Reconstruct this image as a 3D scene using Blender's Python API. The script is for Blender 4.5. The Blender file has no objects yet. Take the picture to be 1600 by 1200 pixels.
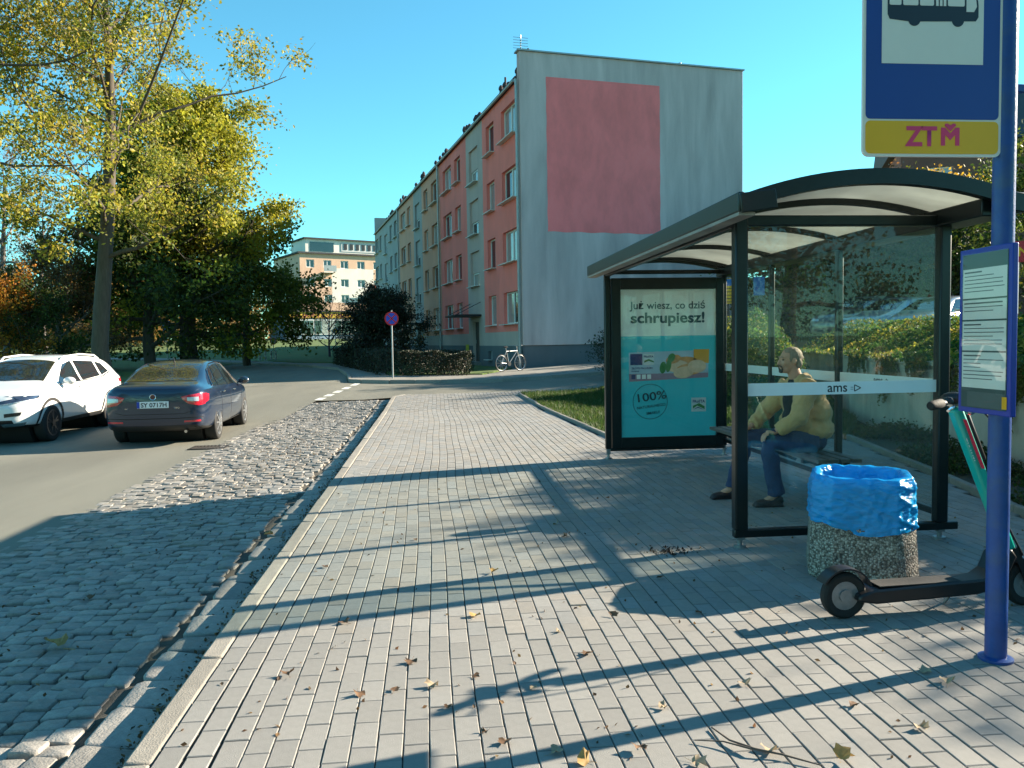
import bpy, bmesh, math, random
import numpy as np
from math import sin, cos, tan, pi, radians, atan2, hypot, sqrt, degrees
from mathutils import Vector, Matrix, Quaternion
from mathutils.bvhtree import BVHTree
random.seed(7); RNG = np.random.default_rng(7)
S = bpy.context.scene
C = S.collection
# ------------------------------------------------------------------ camera
FPX, YAW, PIT, ROLL, EYE = 1250.0, radians(5.5), radians(3.11), radians(0.9), 1.54
_F = Vector((sin(YAW)*cos(PIT), cos(YAW)*cos(PIT), -sin(PIT)))
_R0 = Vector((cos(YAW), -sin(YAW), 0)); _U0 = _R0.cross(_F)
_R = _R0*cos(ROLL) - _U0*sin(ROLL); _U = _R0*sin(ROLL) + _U0*cos(ROLL)
cam = bpy.data.cameras.new('camera'); camo = bpy.data.objects.new('camera', cam); C.objects.link(camo)
cam.sensor_fit = 'HORIZONTAL'; cam.sensor_width = 36; cam.lens = FPX/1600*36
cam.clip_start = 0.05; cam.clip_end = 6000
camo.matrix_world = Matrix(((_R.x,_U.x,-_F.x,0),(_R.y,_U.y,-_F.y,0),(_R.z,_U.z,-_F.z,EYE),(0,0,0,1)))
S.camera = camo
# ------------------------------------------------------------------ sky and sun
SUN_AZ, SUN_EL = radians(75.0), radians(23.5)
W = bpy.data.worlds.new('World'); S.world = W; W.use_nodes = True
wn = W.node_tree; wn.nodes.clear()
sky = wn.nodes.new('ShaderNodeTexSky'); sky.sky_type = 'NISHITA'; sky.sun_disc = False
sky.sun_elevation = SUN_EL; sky.sun_rotation = SUN_AZ; sky.altitude = 250; sky.air_density = 1.0
sky.dust_density = 0.0; sky.ozone_density = 3.0
tint = wn.nodes.new('ShaderNodeMix'); tint.data_type = 'RGBA'; tint.blend_type = 'MULTIPLY'
tint.inputs[0].default_value = 1.0; tint.inputs[7].default_value = (0.56, 1.18, 1.06, 1)
wbg = wn.nodes.new('ShaderNodeBackground'); wbg.inputs[1].default_value = 0.066
wo = wn.nodes.new('ShaderNodeOutputWorld')
wn.links.new(sky.outputs[0], tint.inputs[6]); wn.links.new(tint.outputs[2], wbg.inputs[0]); wn.links.new(wbg.outputs[0], wo.inputs[0])
sl = bpy.data.lights.new('sun', 'SUN'); sl.energy = 5.0; sl.angle = radians(0.53); sl.color = (1.0, 0.87, 0.68)
so = bpy.data.objects.new('sun', sl); C.objects.link(so)
SUNV = Vector((sin(SUN_AZ)*cos(SUN_EL), cos(SUN_AZ)*cos(SUN_EL), sin(SUN_EL)))
so.rotation_euler = SUNV.to_track_quat('Z', 'Y').to_euler(); so.location = (30, 10, 30)
S.view_settings.view_transform = 'Standard'; S.view_settings.look = 'None'
S.view_settings.exposure = 1.92; S.view_settings.gamma = 1.0
S.render.engine = 'CYCLES'
S.cycles.max_bounces = 8; S.cycles.transparent_max_bounces = 24; S.cycles.transmission_bounces = 6
S.cycles.glossy_bounces = 4; S.cycles.diffuse_bounces = 3; S.cycles.sample_clamp_indirect = 6
S.render.resolution_x = 1024; S.render.resolution_y = 768

# ------------------------------------------------------------------ pixel helpers (photograph pixel -> direction)
def ray(px, py): return _F + _R*((px-800)/FPX) - _U*((py-600)/FPX)
def gnd(px, py, z=0.0):
    d = ray(px, py); t = (z-EYE)/d.z
    return Vector((0,0,EYE)) + d*t
def atdepth(px, py, D): return Vector((0,0,EYE)) + ray(px, py)*D
def proj(p):
    v = Vector(p)-Vector((0,0,EYE)); zc = v.dot(_F)
    if zc < .05: return None
    return 800+FPX*v.dot(_R)/zc, 600-FPX*v.dot(_U)/zc, zc
_TY = [-1e5, 18, 34, 55, 90, 130, 1e6]; _TZ = [0, 0, .27, .3, 1.5, 2.6, 2.6]
def T(X, Y):
    b = float(np.interp(Y, _TY, _TZ))
    k = min(1, max(0, (Y-18)/8.0)) * (1 if Y < 60 else max(0, (90-Y)/30))
    return b + .045*min(max(0, X-2), 16)*k
def gT(px, py, off=0.0):
    z = 0
    for _ in range(60):
        p = gnd(px, py, z+off)
        if p.y < 0 or p.y > 400: p = Vector((0, 400, 0))
        z = .7*z + .3*T(p.x, p.y)
    return gnd(px, py, z+off)

# ------------------------------------------------------------------ materials
MATS = {}
def mat(name, col, rough=.7, metal=0.0, var=.12, vscale=6.0, bump=0.0, bscale=60.0, spec=.5, coat=0.0,
        rnd=0.0, attr=False, stain=0.0, sscale=.6, stretch=(1,1,1), trans=0.0, fine=0.0, fscale=220.0, sheen=0, staincol=None):
    if name in MATS: return MATS[name]
    m = bpy.data.materials.new(name); m.use_nodes = True; MATS[name] = m
    nt = m.node_tree; N = nt.nodes; L = nt.links
    p = N['Principled BSDF']; out = N['Material Output']
    p.inputs['Roughness'].default_value = rough; p.inputs['Metallic'].default_value = metal
    p.inputs['Specular IOR Level'].default_value = spec
    if coat: p.inputs['Coat Weight'].default_value = coat; p.inputs['Coat Roughness'].default_value = .04
    if sheen: p.inputs['Sheen Weight'].default_value = sheen
    tc = N.new('ShaderNodeTexCoord'); mp = N.new('ShaderNodeMapping'); mp.inputs['Scale'].default_value = stretch
    L.new(tc.outputs['Object'], mp.inputs[0])
    cur = None
    if attr:
        a = N.new('ShaderNodeAttribute'); a.attribute_name = 'tint'; cur = a.outputs['Color']
    else:
        r = N.new('ShaderNodeRGB'); r.outputs[0].default_value = (*col, 1); cur = r.outputs[0]
    def mul(cur, fac, lo, hi):
        mr = N.new('ShaderNodeMapRange'); mr.inputs[1].default_value = .25; mr.inputs[2].default_value = .75
        mr.inputs[3].default_value = lo; mr.inputs[4].default_value = hi; L.new(fac, mr.inputs[0])
        mx = N.new('ShaderNodeVectorMath'); mx.operation = 'SCALE'
        L.new(cur, mx.inputs[0]); L.new(mr.outputs[0], mx.inputs['Scale'])
        return mx.outputs[0]
    if var:
        n = N.new('ShaderNodeTexNoise'); n.inputs['Scale'].default_value = vscale; n.inputs['Detail'].default_value = 5
        n.inputs['Roughness'].default_value = .65
        L.new(mp.outputs[0], n.inputs[0]); cur = mul(cur, n.outputs[0], 1-var, 1+var)
    if stain:
        n = N.new('ShaderNodeTexNoise'); n.inputs['Scale'].default_value = sscale; n.inputs['Detail'].default_value = 4
        n.inputs['Distortion'].default_value = .6
        L.new(mp.outputs[0], n.inputs[0])
        if staincol:
            mr = N.new('ShaderNodeMapRange'); mr.inputs[1].default_value = .48; mr.inputs[2].default_value = .72
            mr.inputs[3].default_value = 0; mr.inputs[4].default_value = stain; L.new(n.outputs[0], mr.inputs[0])
            mx = N.new('ShaderNodeMix'); mx.data_type = 'RGBA'; L.new(mr.outputs[0], mx.inputs[0]); L.new(cur, mx.inputs[6])
            mx.inputs[7].default_value = (*staincol, 1); cur = mx.outputs[2]
        else: cur = mul(cur, n.outputs[0], 1-stain, 1+stain*.6)
    if fine:
        n = N.new('ShaderNodeTexNoise'); n.inputs['Scale'].default_value = fscale; n.inputs['Detail'].default_value = 2
        L.new(tc.outputs['Object'], n.inputs[0]); cur = mul(cur, n.outputs[0], 1-fine, 1+fine)
    if rnd:
        oi = N.new('ShaderNodeObjectInfo'); mr = N.new('ShaderNodeMapRange'); mr.inputs[3].default_value = 1-rnd; mr.inputs[4].default_value = 1+rnd
        L.new(oi.outputs['Random'], mr.inputs[0]); mx = N.new('ShaderNodeVectorMath'); mx.operation = 'SCALE'
        L.new(cur, mx.inputs[0]); L.new(mr.outputs[0], mx.inputs['Scale']); cur = mx.outputs[0]
    L.new(cur, p.inputs['Base Color'])
    if bump:
        n = N.new('ShaderNodeTexNoise'); n.inputs['Scale'].default_value = bscale; n.inputs['Detail'].default_value = 4
        L.new(mp.outputs[0], n.inputs[0])
        b = N.new('ShaderNodeBump'); b.inputs['Strength'].default_value = min(1, bump); b.inputs['Distance'].default_value = .01
        L.new(n.outputs[0], b.inputs['Height']); L.new(b.outputs[0], p.inputs['Normal'])
    if trans:
        t = N.new('ShaderNodeBsdfTranslucent'); L.new(cur, t.inputs[0]); ms = N.new('ShaderNodeMixShader'); ms.inputs[0].default_value = trans
        L.new(p.outputs[0], ms.inputs[1]); L.new(t.outputs[0], ms.inputs[2]); L.new(ms.outputs[0], out.inputs[0])
    return m
def glassmat(name, tintc=(.86,.93,.9), refl=1.0, dirt=0.0, rough=0.0, ior=1.5):
    if name in MATS: return MATS[name]
    m = bpy.data.materials.new(name); m.use_nodes = True; MATS[name] = m
    nt = m.node_tree; N = nt.nodes; L = nt.links; N.remove(N['Principled BSDF']); out = N['Material Output']
    t = N.new('ShaderNodeBsdfTransparent'); t.inputs[0].default_value = (*tintc, 1)
    g = N.new('ShaderNodeBsdfGlossy'); g.inputs['Roughness'].default_value = rough
    f = N.new('ShaderNodeLayerWeight'); f.inputs[0].default_value = .5
    pw = N.new('ShaderNodeMath'); pw.operation = 'POWER'; pw.inputs[1].default_value = 5; L.new(f.outputs['Facing'], pw.inputs[0])
    mm = N.new('ShaderNodeMath'); mm.operation = 'MULTIPLY_ADD'; mm.inputs[1].default_value = .95*refl; mm.inputs[2].default_value = .045*refl; mm.use_clamp = True
    L.new(pw.outputs[0], mm.inputs[0])
    ms = N.new('ShaderNodeMixShader'); L.new(mm.outputs[0], ms.inputs[0]); L.new(t.outputs[0], ms.inputs[1]); L.new(g.outputs[0], ms.inputs[2])
    last = ms.outputs[0]
    if dirt:
        d = N.new('ShaderNodeBsdfDiffuse'); d.inputs[0].default_value = (.5,.52,.48,1)
        tc = N.new('ShaderNodeTexCoord'); mp = N.new('ShaderNodeMapping'); mp.inputs['Scale'].default_value = (5,5,1.2)
        n = N.new('ShaderNodeTexNoise'); n.inputs['Scale'].default_value = 2.2; n.inputs['Detail'].default_value = 8
        L.new(tc.outputs['Object'], mp.inputs[0]); L.new(mp.outputs[0], n.inputs[0])
        mr = N.new('ShaderNodeMapRange'); mr.inputs[1].default_value = .42; mr.inputs[2].default_value = .8; mr.inputs[3].default_value = .015; mr.inputs[4].default_value = dirt
        L.new(n.outputs[0], mr.inputs[0])
        m2 = N.new('ShaderNodeMixShader'); L.new(mr.outputs[0], m2.inputs[0]); L.new(last, m2.inputs[1]); L.new(d.outputs[0], m2.inputs[2]); last = m2.outputs[0]
    L.new(last, out.inputs[0]); return m

# ------------------------------------------------------------------ mesh helpers
class MB:
    def __init__(s, M=None):
        s.v = []; s.f = []; s.m = []; s.M = M or Matrix.Identity(4)
    def add(s, vs, fs, mi=0):
        o = len(s.v); M = s.M
        s.v += [tuple(M @ Vector(p)) for p in vs]
        for f in fs: s.f.append(tuple(i+o for i in f)); s.m.append(mi)
        return s
    def box(s, c, z, rz=0, mi=0, R=None):
        hx, hy, hz = z[0]/2, z[1]/2, z[2]/2
        vs = [Vector((x*hx, y*hy, w*hz)) for x in (-1,1) for y in (-1,1) for w in (-1,1)]
        Q = R if R is not None else Matrix.Rotation(rz, 3, 'Z')
        vs = [Q @ p + Vector(c) for p in vs]
        return s.add(vs, [(0,1,3,2),(4,6,7,5),(0,4,5,1),(2,3,7,6),(0,2,6,4),(1,5,7,3)], mi)
    def beam(s, a, b, w, h, mi=0, up=(0,0,1)):
        a, b = Vector(a), Vector(b); d = (b-a); L = d.length; d.normalize()
        y = Vector(up).cross(d)
        if y.length < 1e-4: y = Vector((0,1,0)).cross(d)
        y.normalize(); zz = d.cross(y)
        Q = Matrix((d, y, zz)).transposed()
        return s.box((a+b)/2, (L, w, h), mi=mi, R=Q)
    def tube(s, pts, r, n=8, mi=0, cap=True):
        pts = [Vector(p) for p in pts]; k = len(pts)
        rs = r if isinstance(r, (list, tuple)) else [r]*k
        vs = []; fs = []; nrm = None
        for i in range(k):
            d = (pts[min(i+1,k-1)] - pts[max(i-1,0)])
            if d.length < 1e-9: d = Vector((0,0,1))
            d.normalize()
            if nrm is None:
                nrm = d.orthogonal().normalized()
            else:
                nrm = nrm - d*nrm.dot(d)
                nrm = nrm.normalized() if nrm.length > 1e-6 else d.orthogonal().normalized()
            b = d.cross(nrm)
            for j in range(n):
                a = 2*pi*j/n; vs.append(pts[i] + (nrm*cos(a) + b*sin(a))*rs[i])
        for i in range(k-1):
            for j in range(n):
                fs.append((i*n+j, i*n+(j+1)%n, (i+1)*n+(j+1)%n, (i+1)*n+j))
        if cap:
            fs.append(tuple(range(n))[::-1]); fs.append(tuple(range((k-1)*n, k*n)))
        return s.add(vs, fs, mi)
    def cyl(s, a, b, r, n=16, mi=0): return s.tube([a, b], r, n, mi)
    def lathe(s, prof, c=(0,0,0), n=24, mi=0, R=None, closed=False):
        R = R or Matrix.Identity(3); c = Vector(c); vs = []; fs = []; k = len(prof)
        for (r, z) in prof:
            for j in range(n):
                a = 2*pi*j/n; vs.append(R @ Vector((r*cos(a), r*sin(a), z)) + c)
        rng = k if closed else k-1
        for i in range(rng):
            i2 = (i+1) % k
            for j in range(n): fs.append((i*n+j, i*n+(j+1)%n, i2*n+(j+1)%n, i2*n+j))
        if not closed:
            if prof[0][0] > 1e-5: fs.append(tuple(range(n))[::-1])
            if prof[-1][0] > 1e-5: fs.append(tuple(range((k-1)*n, k*n)))
        return s.add(vs, fs, mi)
    def ell(s, c, r, n=12, mi=0, R=None):
        k = max(5, n//2+1)
        prof = [(max(1e-6, sin(pi*i/(k-1))), -cos(pi*i/(k-1))) for i in range(k)]
        vs = []; fs = []; R = R or Matrix.Identity(3); r = (r,r,r) if not hasattr(r, '__len__') else r
        for (q, z) in prof:
            for j in range(n):
                a = 2*pi*j/n; vs.append(R @ Vector((q*cos(a)*r[0], q*sin(a)*r[1], z*r[2])) + Vector(c))
        for i in range(k-1):
            for j in range(n): fs.append((i*n+j, i*n+(j+1)%n, (i+1)*n+(j+1)%n, (i+1)*n+j))
        return s.add(vs, fs, mi)
    def prism(s, poly, M3, a, b, mi=0):
        """polygon (u,v) extruded along w from a to b; M3 maps (u,v,w) to world axes"""
        n = len(poly); vs = [M3 @ Vector((u, v, a)) for u, v in poly] + [M3 @ Vector((u, v, b)) for u, v in poly]
        fs = [tuple(range(n))[::-1], tuple(range(n, 2*n))] + [(i, (i+1)%n, n+(i+1)%n, n+i) for i in range(n)]
        return s.add(vs, fs, mi)
    def grid(s, fn, nu, nv, mi=0):
        vs = [fn(i/nu, j/nv) for i in range(nu+1) for j in range(nv+1)]
        fs = [(i*(nv+1)+j, (i+1)*(nv+1)+j, (i+1)*(nv+1)+j+1, i*(nv+1)+j+1) for i in range(nu) for j in range(nv)]
        return s.add(vs, fs, mi)
    def quad(s, a, b, c, d, mi=0): return s.add([a,b,c,d], [(0,1,2,3)], mi)
    def mesh(s, name, mats, smooth=True, ang=35):
        me = bpy.data.meshes.new(name); me.from_pydata(s.v, [], s.f)
        for m in (mats if isinstance(mats, (list, tuple)) else [mats]): me.materials.append(m)
        if max(s.m, default=0): me.polygons.foreach_set('material_index', s.m)
        fixn(me)
        if smooth:
            me.polygons.foreach_set('use_smooth', [True]*len(me.polygons)); me.set_sharp_from_angle(angle=radians(ang))
        me.update(); return me
    def build(s, name, mats, parent=None, smooth=True, bevel=0, ang=35, seg=2):
        o = bpy.data.objects.new(name, s.mesh(name, mats, smooth, ang)); C.objects.link(o)
        if parent is not None: o.parent = parent
        if bevel:
            b = o.modifiers.new('bevel', 'BEVEL'); b.width = bevel; b.segments = seg; b.limit_method = 'ANGLE'; b.angle_limit = radians(40)
        return o
def fixn(me):
    bm = bmesh.new(); bm.from_mesh(me); bmesh.ops.recalc_face_normals(bm, faces=bm.faces); bm.to_mesh(me); bm.free()
AX_XZ = Matrix(((1,0,0),(0,0,1),(0,1,0)))      # (u,v,w) -> x=u, z=v, y=w
AX_YZ = Matrix(((0,0,1),(1,0,0),(0,1,0)))      # u->y, v->z, w->x
AX_XY = Matrix.Identity(3)
def linkobj(name, me, parent=None):
    o = bpy.data.objects.new(name, me); C.objects.link(o)
    if parent is not None: o.parent = parent
    return o
def tag(o, label=None, cat=None, group=None, kind=None):
    if label: o['label'] = label
    if cat: o['category'] = cat
    if group: o['group'] = group
    if kind: o['kind'] = kind
    return o
def thing(name, label, cat, loc=(0,0,0), rz=0.0, group=None):
    o = bpy.data.objects.new(name, None); C.objects.link(o); o.location = loc; o.rotation_euler = (0,0,rz)
    o.empty_display_size = .2
    return tag(o, label, cat, group)
def wmb(o):
    """mesh builder that takes world coordinates for a part of thing o"""
    M = Matrix.Translation(o.location) @ o.rotation_euler.to_matrix().to_4x4()
    return MB(M.inverted())
def npmesh(name, V, Fq, m, tintcol=None, smooth=False):
    me = bpy.data.meshes.new(name); k = Fq.shape[1]
    me.vertices.add(len(V)); me.vertices.foreach_set('co', np.asarray(V, np.float32).ravel())
    me.loops.add(Fq.size); me.loops.foreach_set('vertex_index', Fq.astype(np.int32).ravel())
    me.polygons.add(len(Fq)); me.polygons.foreach_set('loop_start', np.arange(0, Fq.size, k, dtype=np.int32))
    me.polygons.foreach_set('use_smooth', np.full(len(Fq), smooth))
    me.update(calc_edges=True); me.materials.append(m)
    if tintcol is not None:
        a = me.color_attributes.new('tint', 'FLOAT_COLOR', 'POINT')
        rgba = np.ones((len(V), 4), np.float32); rgba[:, :3] = tintcol; a.data.foreach_set('color', rgba.ravel())
    return me
def copytree(o, parent=None):
    c = o.copy(); C.objects.link(c)
    if parent is not None: c.parent = parent
    for ch in list(o.children): copytree(ch, c)
    return c
_txt = {}
def textmesh(body, size=1.0, bold=0.0, align='LEFT', extrude=0.0, spacing=1.0):
    key = (body, size, bold, align, extrude, spacing)
    if key in _txt: return _txt[key]
    cu = bpy.data.curves.new('lettering', 'FONT'); cu.body = body; cu.size = size; cu.offset = bold*size
    cu.align_x = align; cu.align_y = 'BOTTOM_BASELINE'; cu.extrude = extrude; cu.resolution_u = 4; cu.space_character = spacing
    o = bpy.data.objects.new('tmp', cu); C.objects.link(o)
    dg = bpy.context.evaluated_depsgraph_get(); me = bpy.data.meshes.new_from_object(o.evaluated_get(dg))
    bpy.data.objects.remove(o); me.name = 'lettering'; _txt[key] = me; return me
def lettering(body, size, m, parent, M, bold=0.0, align='LEFT', width=None, name='lettering', spacing=1.0):
    """flat print: M places text plane (x right, y up) in parent space"""
    me = textmesh(body, size, bold, align, 0.0, spacing).copy(); me.materials.clear(); me.materials.append(m)
    if width:
        xs = [v.co.x for v in me.vertices]; k = width/(max(xs)-min(xs))
        for v in me.vertices: v.co.x *= k
    me.transform(M)
    return linkobj(name, me, parent)
VERT = Matrix.Rotation(radians(90), 4, 'X')      # text standing up, read from -Y
def frame4(o, x, y):
    """4x4 with origin o, text x axis and y axis"""
    x = Vector(x).normalized(); y = Vector(y).normalized(); z = x.cross(y)
    return Matrix(((x.x,y.x,z.x,o[0]),(x.y,y.y,z.y,o[1]),(x.z,y.z,z.z,o[2]),(0,0,0,1)))
def applied(o, name=None):
    """bake modifiers of o, remove o, return mesh"""
    dg = bpy.context.evaluated_depsgraph_get(); me = bpy.data.meshes.new_from_object(o.evaluated_get(dg)); old = o.data
    bpy.data.objects.remove(o); bpy.data.meshes.remove(old)
    if name: me.name = name
    return me
def inpoly(x, y, P):
    c = False; n = len(P); j = n-1
    for i in range(n):
        xi, yi = P[i]; xj, yj = P[j]
        if (yi > y) != (yj > y) and x < (xj-xi)*(y-yi)/(yj-yi)+xi: c = not c
        j = i
    return c
def sheet(name, poly, zf, m, step=1.5, parent=None, skirt=0.0):
    bm = bmesh.new(); f = bm.faces.new([bm.verts.new((x, y, 0)) for x, y in poly])
    xs = [p[0] for p in poly]; ys = [p[1] for p in poly]
    def cuts(a, b, ax):
        k = a + step
        while k < b:
            co = (k,0,0) if ax == 0 else (0,k,0); no = (1,0,0) if ax == 0 else (0,1,0)
            bmesh.ops.bisect_plane(bm, geom=bm.verts[:]+bm.edges[:]+bm.faces[:], plane_co=co, plane_no=no); k += step
    cuts(min(xs), max(xs), 0); cuts(min(ys), max(ys), 1)
    if skirt:
        be = [e for e in bm.edges if e.is_boundary]
        r = bmesh.ops.extrude_edge_only(bm, edges=be); low = [g for g in r['geom'] if isinstance(g, bmesh.types.BMVert)]
        lows = set(low)
        for v in bm.verts: v.co.z = zf(v.co.x, v.co.y) - (skirt if v in lows else 0)
    else:
        for v in bm.verts: v.co.z = zf(v.co.x, v.co.y)
    bmesh.ops.recalc_face_normals(bm, faces=bm.faces)
    me = bpy.data.meshes.new(name); bm.to_mesh(me); bm.free(); me.materials.append(m)
    for pz in me.polygons:
        pz.use_smooth = False
    up = sum(pz.normal.z for pz in me.polygons)
    if up < 0: me.flip_normals()
    return linkobj(name, me, parent)
# ------------------------------------------------------------------ surface materials
M_ground = mat('grass_ground', (.06,.105,.016), .95, var=.45, vscale=2.2, bump=.6, bscale=30, stain=.5, sscale=.35, staincol=(.09,.095,.025))
M_soil = mat('soil', (.06,.05,.035), .95, var=.35, vscale=9, bump=.8, bscale=40, stain=.6, sscale=1.2, staincol=(.05,.06,.02))
M_asph = mat('asphalt', (.155,.15,.122), .85, var=.10, vscale=2.0, bump=.35, bscale=350, stain=.30, sscale=.45, fine=.22, fscale=140, stretch=(1,.22,1))
M_joint = mat('joint_sand', (.03,.028,.024), .95, var=.4, vscale=30, bump=.5, bscale=200)
M_layjoint = mat('cobble_joint_dirt', (.07,.063,.05), .95, var=.4, vscale=18, bump=.6, bscale=150, stain=.5, sscale=1.5, staincol=(.12,.08,.045))
M_paver = mat('paver_concrete', (.230,.222,.208), .85, var=.10, vscale=25, bump=.35, bscale=260, rnd=.10, stain=.14, sscale=2.2, fine=.16, fscale=420)
M_pavera = mat('paver_concrete_far', (.4,.4,.4), .85, var=.10, vscale=25, bump=.3, bscale=260, attr=True, stain=.12, sscale=.6, fine=.12, fscale=420)
M_kerb = mat('kerb_concrete', (.245,.225,.195), .85, var=.16, vscale=12, bump=.4, bscale=120, rnd=.10, stain=.2, sscale=2, fine=.15, fscale=300)
M_cob = mat('granite_cobble', (.235,.22,.20), .6, var=.22, vscale=22, bump=.5, bscale=90, rnd=.22, fine=.22, fscale=260)
M_coba = mat('granite_cobble_far', (.3,.3,.3), .6, var=.2, vscale=22, bump=.4, bscale=90, attr=True, fine=.2, fscale=260)
M_white = mat('road_paint', (.6,.6,.56), .7, var=.2, vscale=8, stain=.35, sscale=4)
M_conc = mat('wall_concrete', (.52,.43,.34), .85, var=.14, vscale=3, bump=.3, bscale=50, stain=.35, sscale=1.1, stretch=(1,1,.45), fine=.08)
M_slab = mat('sidewalk_slabs', (.21,.20,.18), .85, var=.12, vscale=5, bump=.3, bscale=120, stain=.2, sscale=.8)

# ------------------------------------------------------------------ layout lines
KX0, KX1 = -1.18, -1.075                      # kerb of the bus stop pavement
ROADL = [(-10.45,-4), (-10.45,26), (-12.6,36), (-16.7,48), (-24,57), (-60,72)]
ROADR = [(-3.2,29.9), (-3.7,34), (-5.0,42), (-8.5,50), (-12.9,55.5), (-22,62.5), (-60,78)]
def smooth01(t): t = min(1, max(0, t)); return t*t*(3-2*t)
def RZ(X, Y):
    o = .2 - .08*smooth01((Y-17)/7)
    near = smooth01((X+2.5)/2.5)*smooth01((27.5-Y)/3)*smooth01((Y-20)/2)
    return T(X, Y) - o*(1-near) - .03*near
def LZ(X, Y):
    t = (X-KX0)/(-3.75-KX0); return T(X,Y) - (.105 + .095*t)*(1-smooth01((Y-19)/5)) - (.09+.03*t)*smooth01((Y-19)/5)
def GZ(X, Y):
    inx = smooth01((X+13)/2.2)*smooth01((34-X)/4)*smooth01((60-Y)/4)*smooth01((Y+30)/6)
    roll = .06*sin(X*.31+1)*cos(Y*.23) if X < -14 else 0
    return T(X, Y) - .09 - .45*inx + roll
def grid_ground():
    xs = [-2500,-900,-400,-200,-120,-80] + list(np.arange(-60, 62, 2.0)) + [80,120,200,400,900,2500]
    ys = [-2500,-800,-300,-120,-60] + list(np.arange(-36, 140, 2.5)) + [160,200,260,400,800,2500]
    V = np.array([(x, y, GZ(x,y)) for x in xs for y in ys]); ny = len(ys)
    F = np.array([(i*ny+j, (i+1)*ny+j, (i+1)*ny+j+1, i*ny+j+1) for i in range(len(xs)-1) for j in range(ny-1)])
    o = linkobj('ground', npmesh('ground', V, F, M_ground, smooth=True)); tag(o, kind='structure'); return o
grid_ground()
road_poly = ROADL[::-1][:0] + [(-10.45,-4), (-3.5,-4), (-3.5,19), (-3.3,22.6), (-1.1,22.5), (1.6,22.75), (5.0,23.3), (12,24.4), (30,28), (30,33), (12,29.4), (6,28.5), (2.4,28.35), (0.2,28.5), (-1.6,28.9), (-2.7,29.5)] + ROADR + ROADL[::-1][:-1]
tag(sheet('road', road_poly, RZ, M_asph, 2.0), kind='structure')
# left lawn and its kerb
lawnl = [(x-.14, y) for x, y in ROADL] + [(-90,72), (-90,-4)]
tag(sheet('lawn', lawnl, lambda x,y: T(x,y)-.07+.05*sin(x*.7)*sin(y*.5)*smooth01((-12-x)/3), M_ground, 2.5), kind='structure')
# far sidewalk beside the bend and a slab sidewalk round the block
fw = ROADR[4:]; fw2 = [(x+.6, y+1.9) for x, y in fw]
tag(sheet('far_sidewalk', fw + fw2[::-1], lambda x,y: T(x,y)+.0, M_slab, 2.5, skirt=.25), kind='structure')
bsw = [(-12.9,55.6), (-8.4,50.1), (-4.9,42.1), (-3.55,34), (-3.05,30), (-2.6,29.6), (-1.55,29.0), (.25,28.6), (2.4,28.45), (6,28.6), (12,29.5), (30,33.1), (30,38), (14.5,36.4), (3.4,34.2), (1.9,31.2), (-1.8,32.0), (-2.2,34.5), (-3.2,42.5), (-6.5,51), (-11.6,57)]
tag(sheet('block_sidewalk', bsw, lambda x,y: T(x,y)+.0, M_slab, 2.0, skirt=.25), kind='structure')
yard = [(-1.75,32.0), (1.85,31.25), (3.3,34.2), (-6.2,84), (-16,84), (-11.5,57), (-6.4,51), (-3.1,42.5), (-2.1,34.5)]
tag(sheet('yard_lawn', yard, lambda x,y: T(x,y)+.04, M_ground, 2.5, skirt=.3), kind='structure')
# path on the left lawn, sunlit
tag(sheet('path', [(-15.5,36), (-13.7,36.5), (-20,52), (-34,60), (-34,58)], lambda x,y: T(x,y)-.01, M_slab, 2.5, skirt=.1), kind='structure')
# dashed line where the side street meets the road (paint sheets)
mk = MB()
def dash(ax, ay, bx, by, w):
    d = Vector((bx-ax, by-ay)); n = Vector((-d.y, d.x)).normalized()*w/2
    P = [(ax-n.x, ay-n.y), (bx-n.x, by-n.y), (bx+n.x, by+n.y), (ax+n.x, ay+n.y)]
    mk.quad(*[(x, y, RZ(x,y)+.005) for x, y in P])
for i in range(5):
    a = gT(497+i*13.5, 625-i*5.6, -.12); b = gT(505+i*13.5, 621.6-i*5.6, -.12); dash(a.x, a.y, b.x, b.y, .22)
tag(mk.build('give_way_dashes', M_white, smooth=False), kind='structure')

# ------------------------------------------------------------------ kerbs
def kerbline(name, pts, top, w=.1, h=.3, L=1.0, label=None, gap=.008, jitter=.006):
    root = thing(name, None, None); tag(root, kind='structure'); seq = []
    for (a, b) in zip(pts[:-1], pts[1:]):
        a2, b2 = Vector(a), Vector(b); D = (b2-a2).length; n = max(1, round(D/L))
        for i in range(n): seq.append((a2.lerp(b2, i/n), a2.lerp(b2, (i+1)/n)))
    for a, b in seq:
        za, zb = top(a.x, a.y), top(b.x, b.y); ln = (b-a).length
        key = ('kerbstone', round(ln,2), w, h)
        if key not in MATS:
            MATS[key] = MB().box((0,0,-h/2), (ln-gap, w, h)).mesh('kerb_stone', M_kerb, True)
        o = linkobj('kerb_stone', MATS[key], root)
        o.location = ((a.x+b.x)/2, (a.y+b.y)/2, (za+zb)/2 + random.uniform(-jitter, jitter))
        o.rotation_euler = (random.uniform(-.012,.012), -atan2(zb-za, ln), atan2(b.y-a.y, b.x-a.x)+random.uniform(-.004,.004))
        bv = o.modifiers.new('bevel','BEVEL'); bv.width = .012; bv.segments = 2
    return root
kx = (KX0+KX1)/2
kerbline('pavement_kerb', [(kx, 1.0), (kx, 22.0), (kx+.25, 22.6)], lambda x,y: T(x,y)+.004, w=KX1-KX0, jitter=.005)
kerbline('road_kerb', [(-10.5,4), (-10.5,26), (-12.66,36), (-16.76,48)], lambda x,y: T(x,y)-.055, w=.12, L=1.25)
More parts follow.
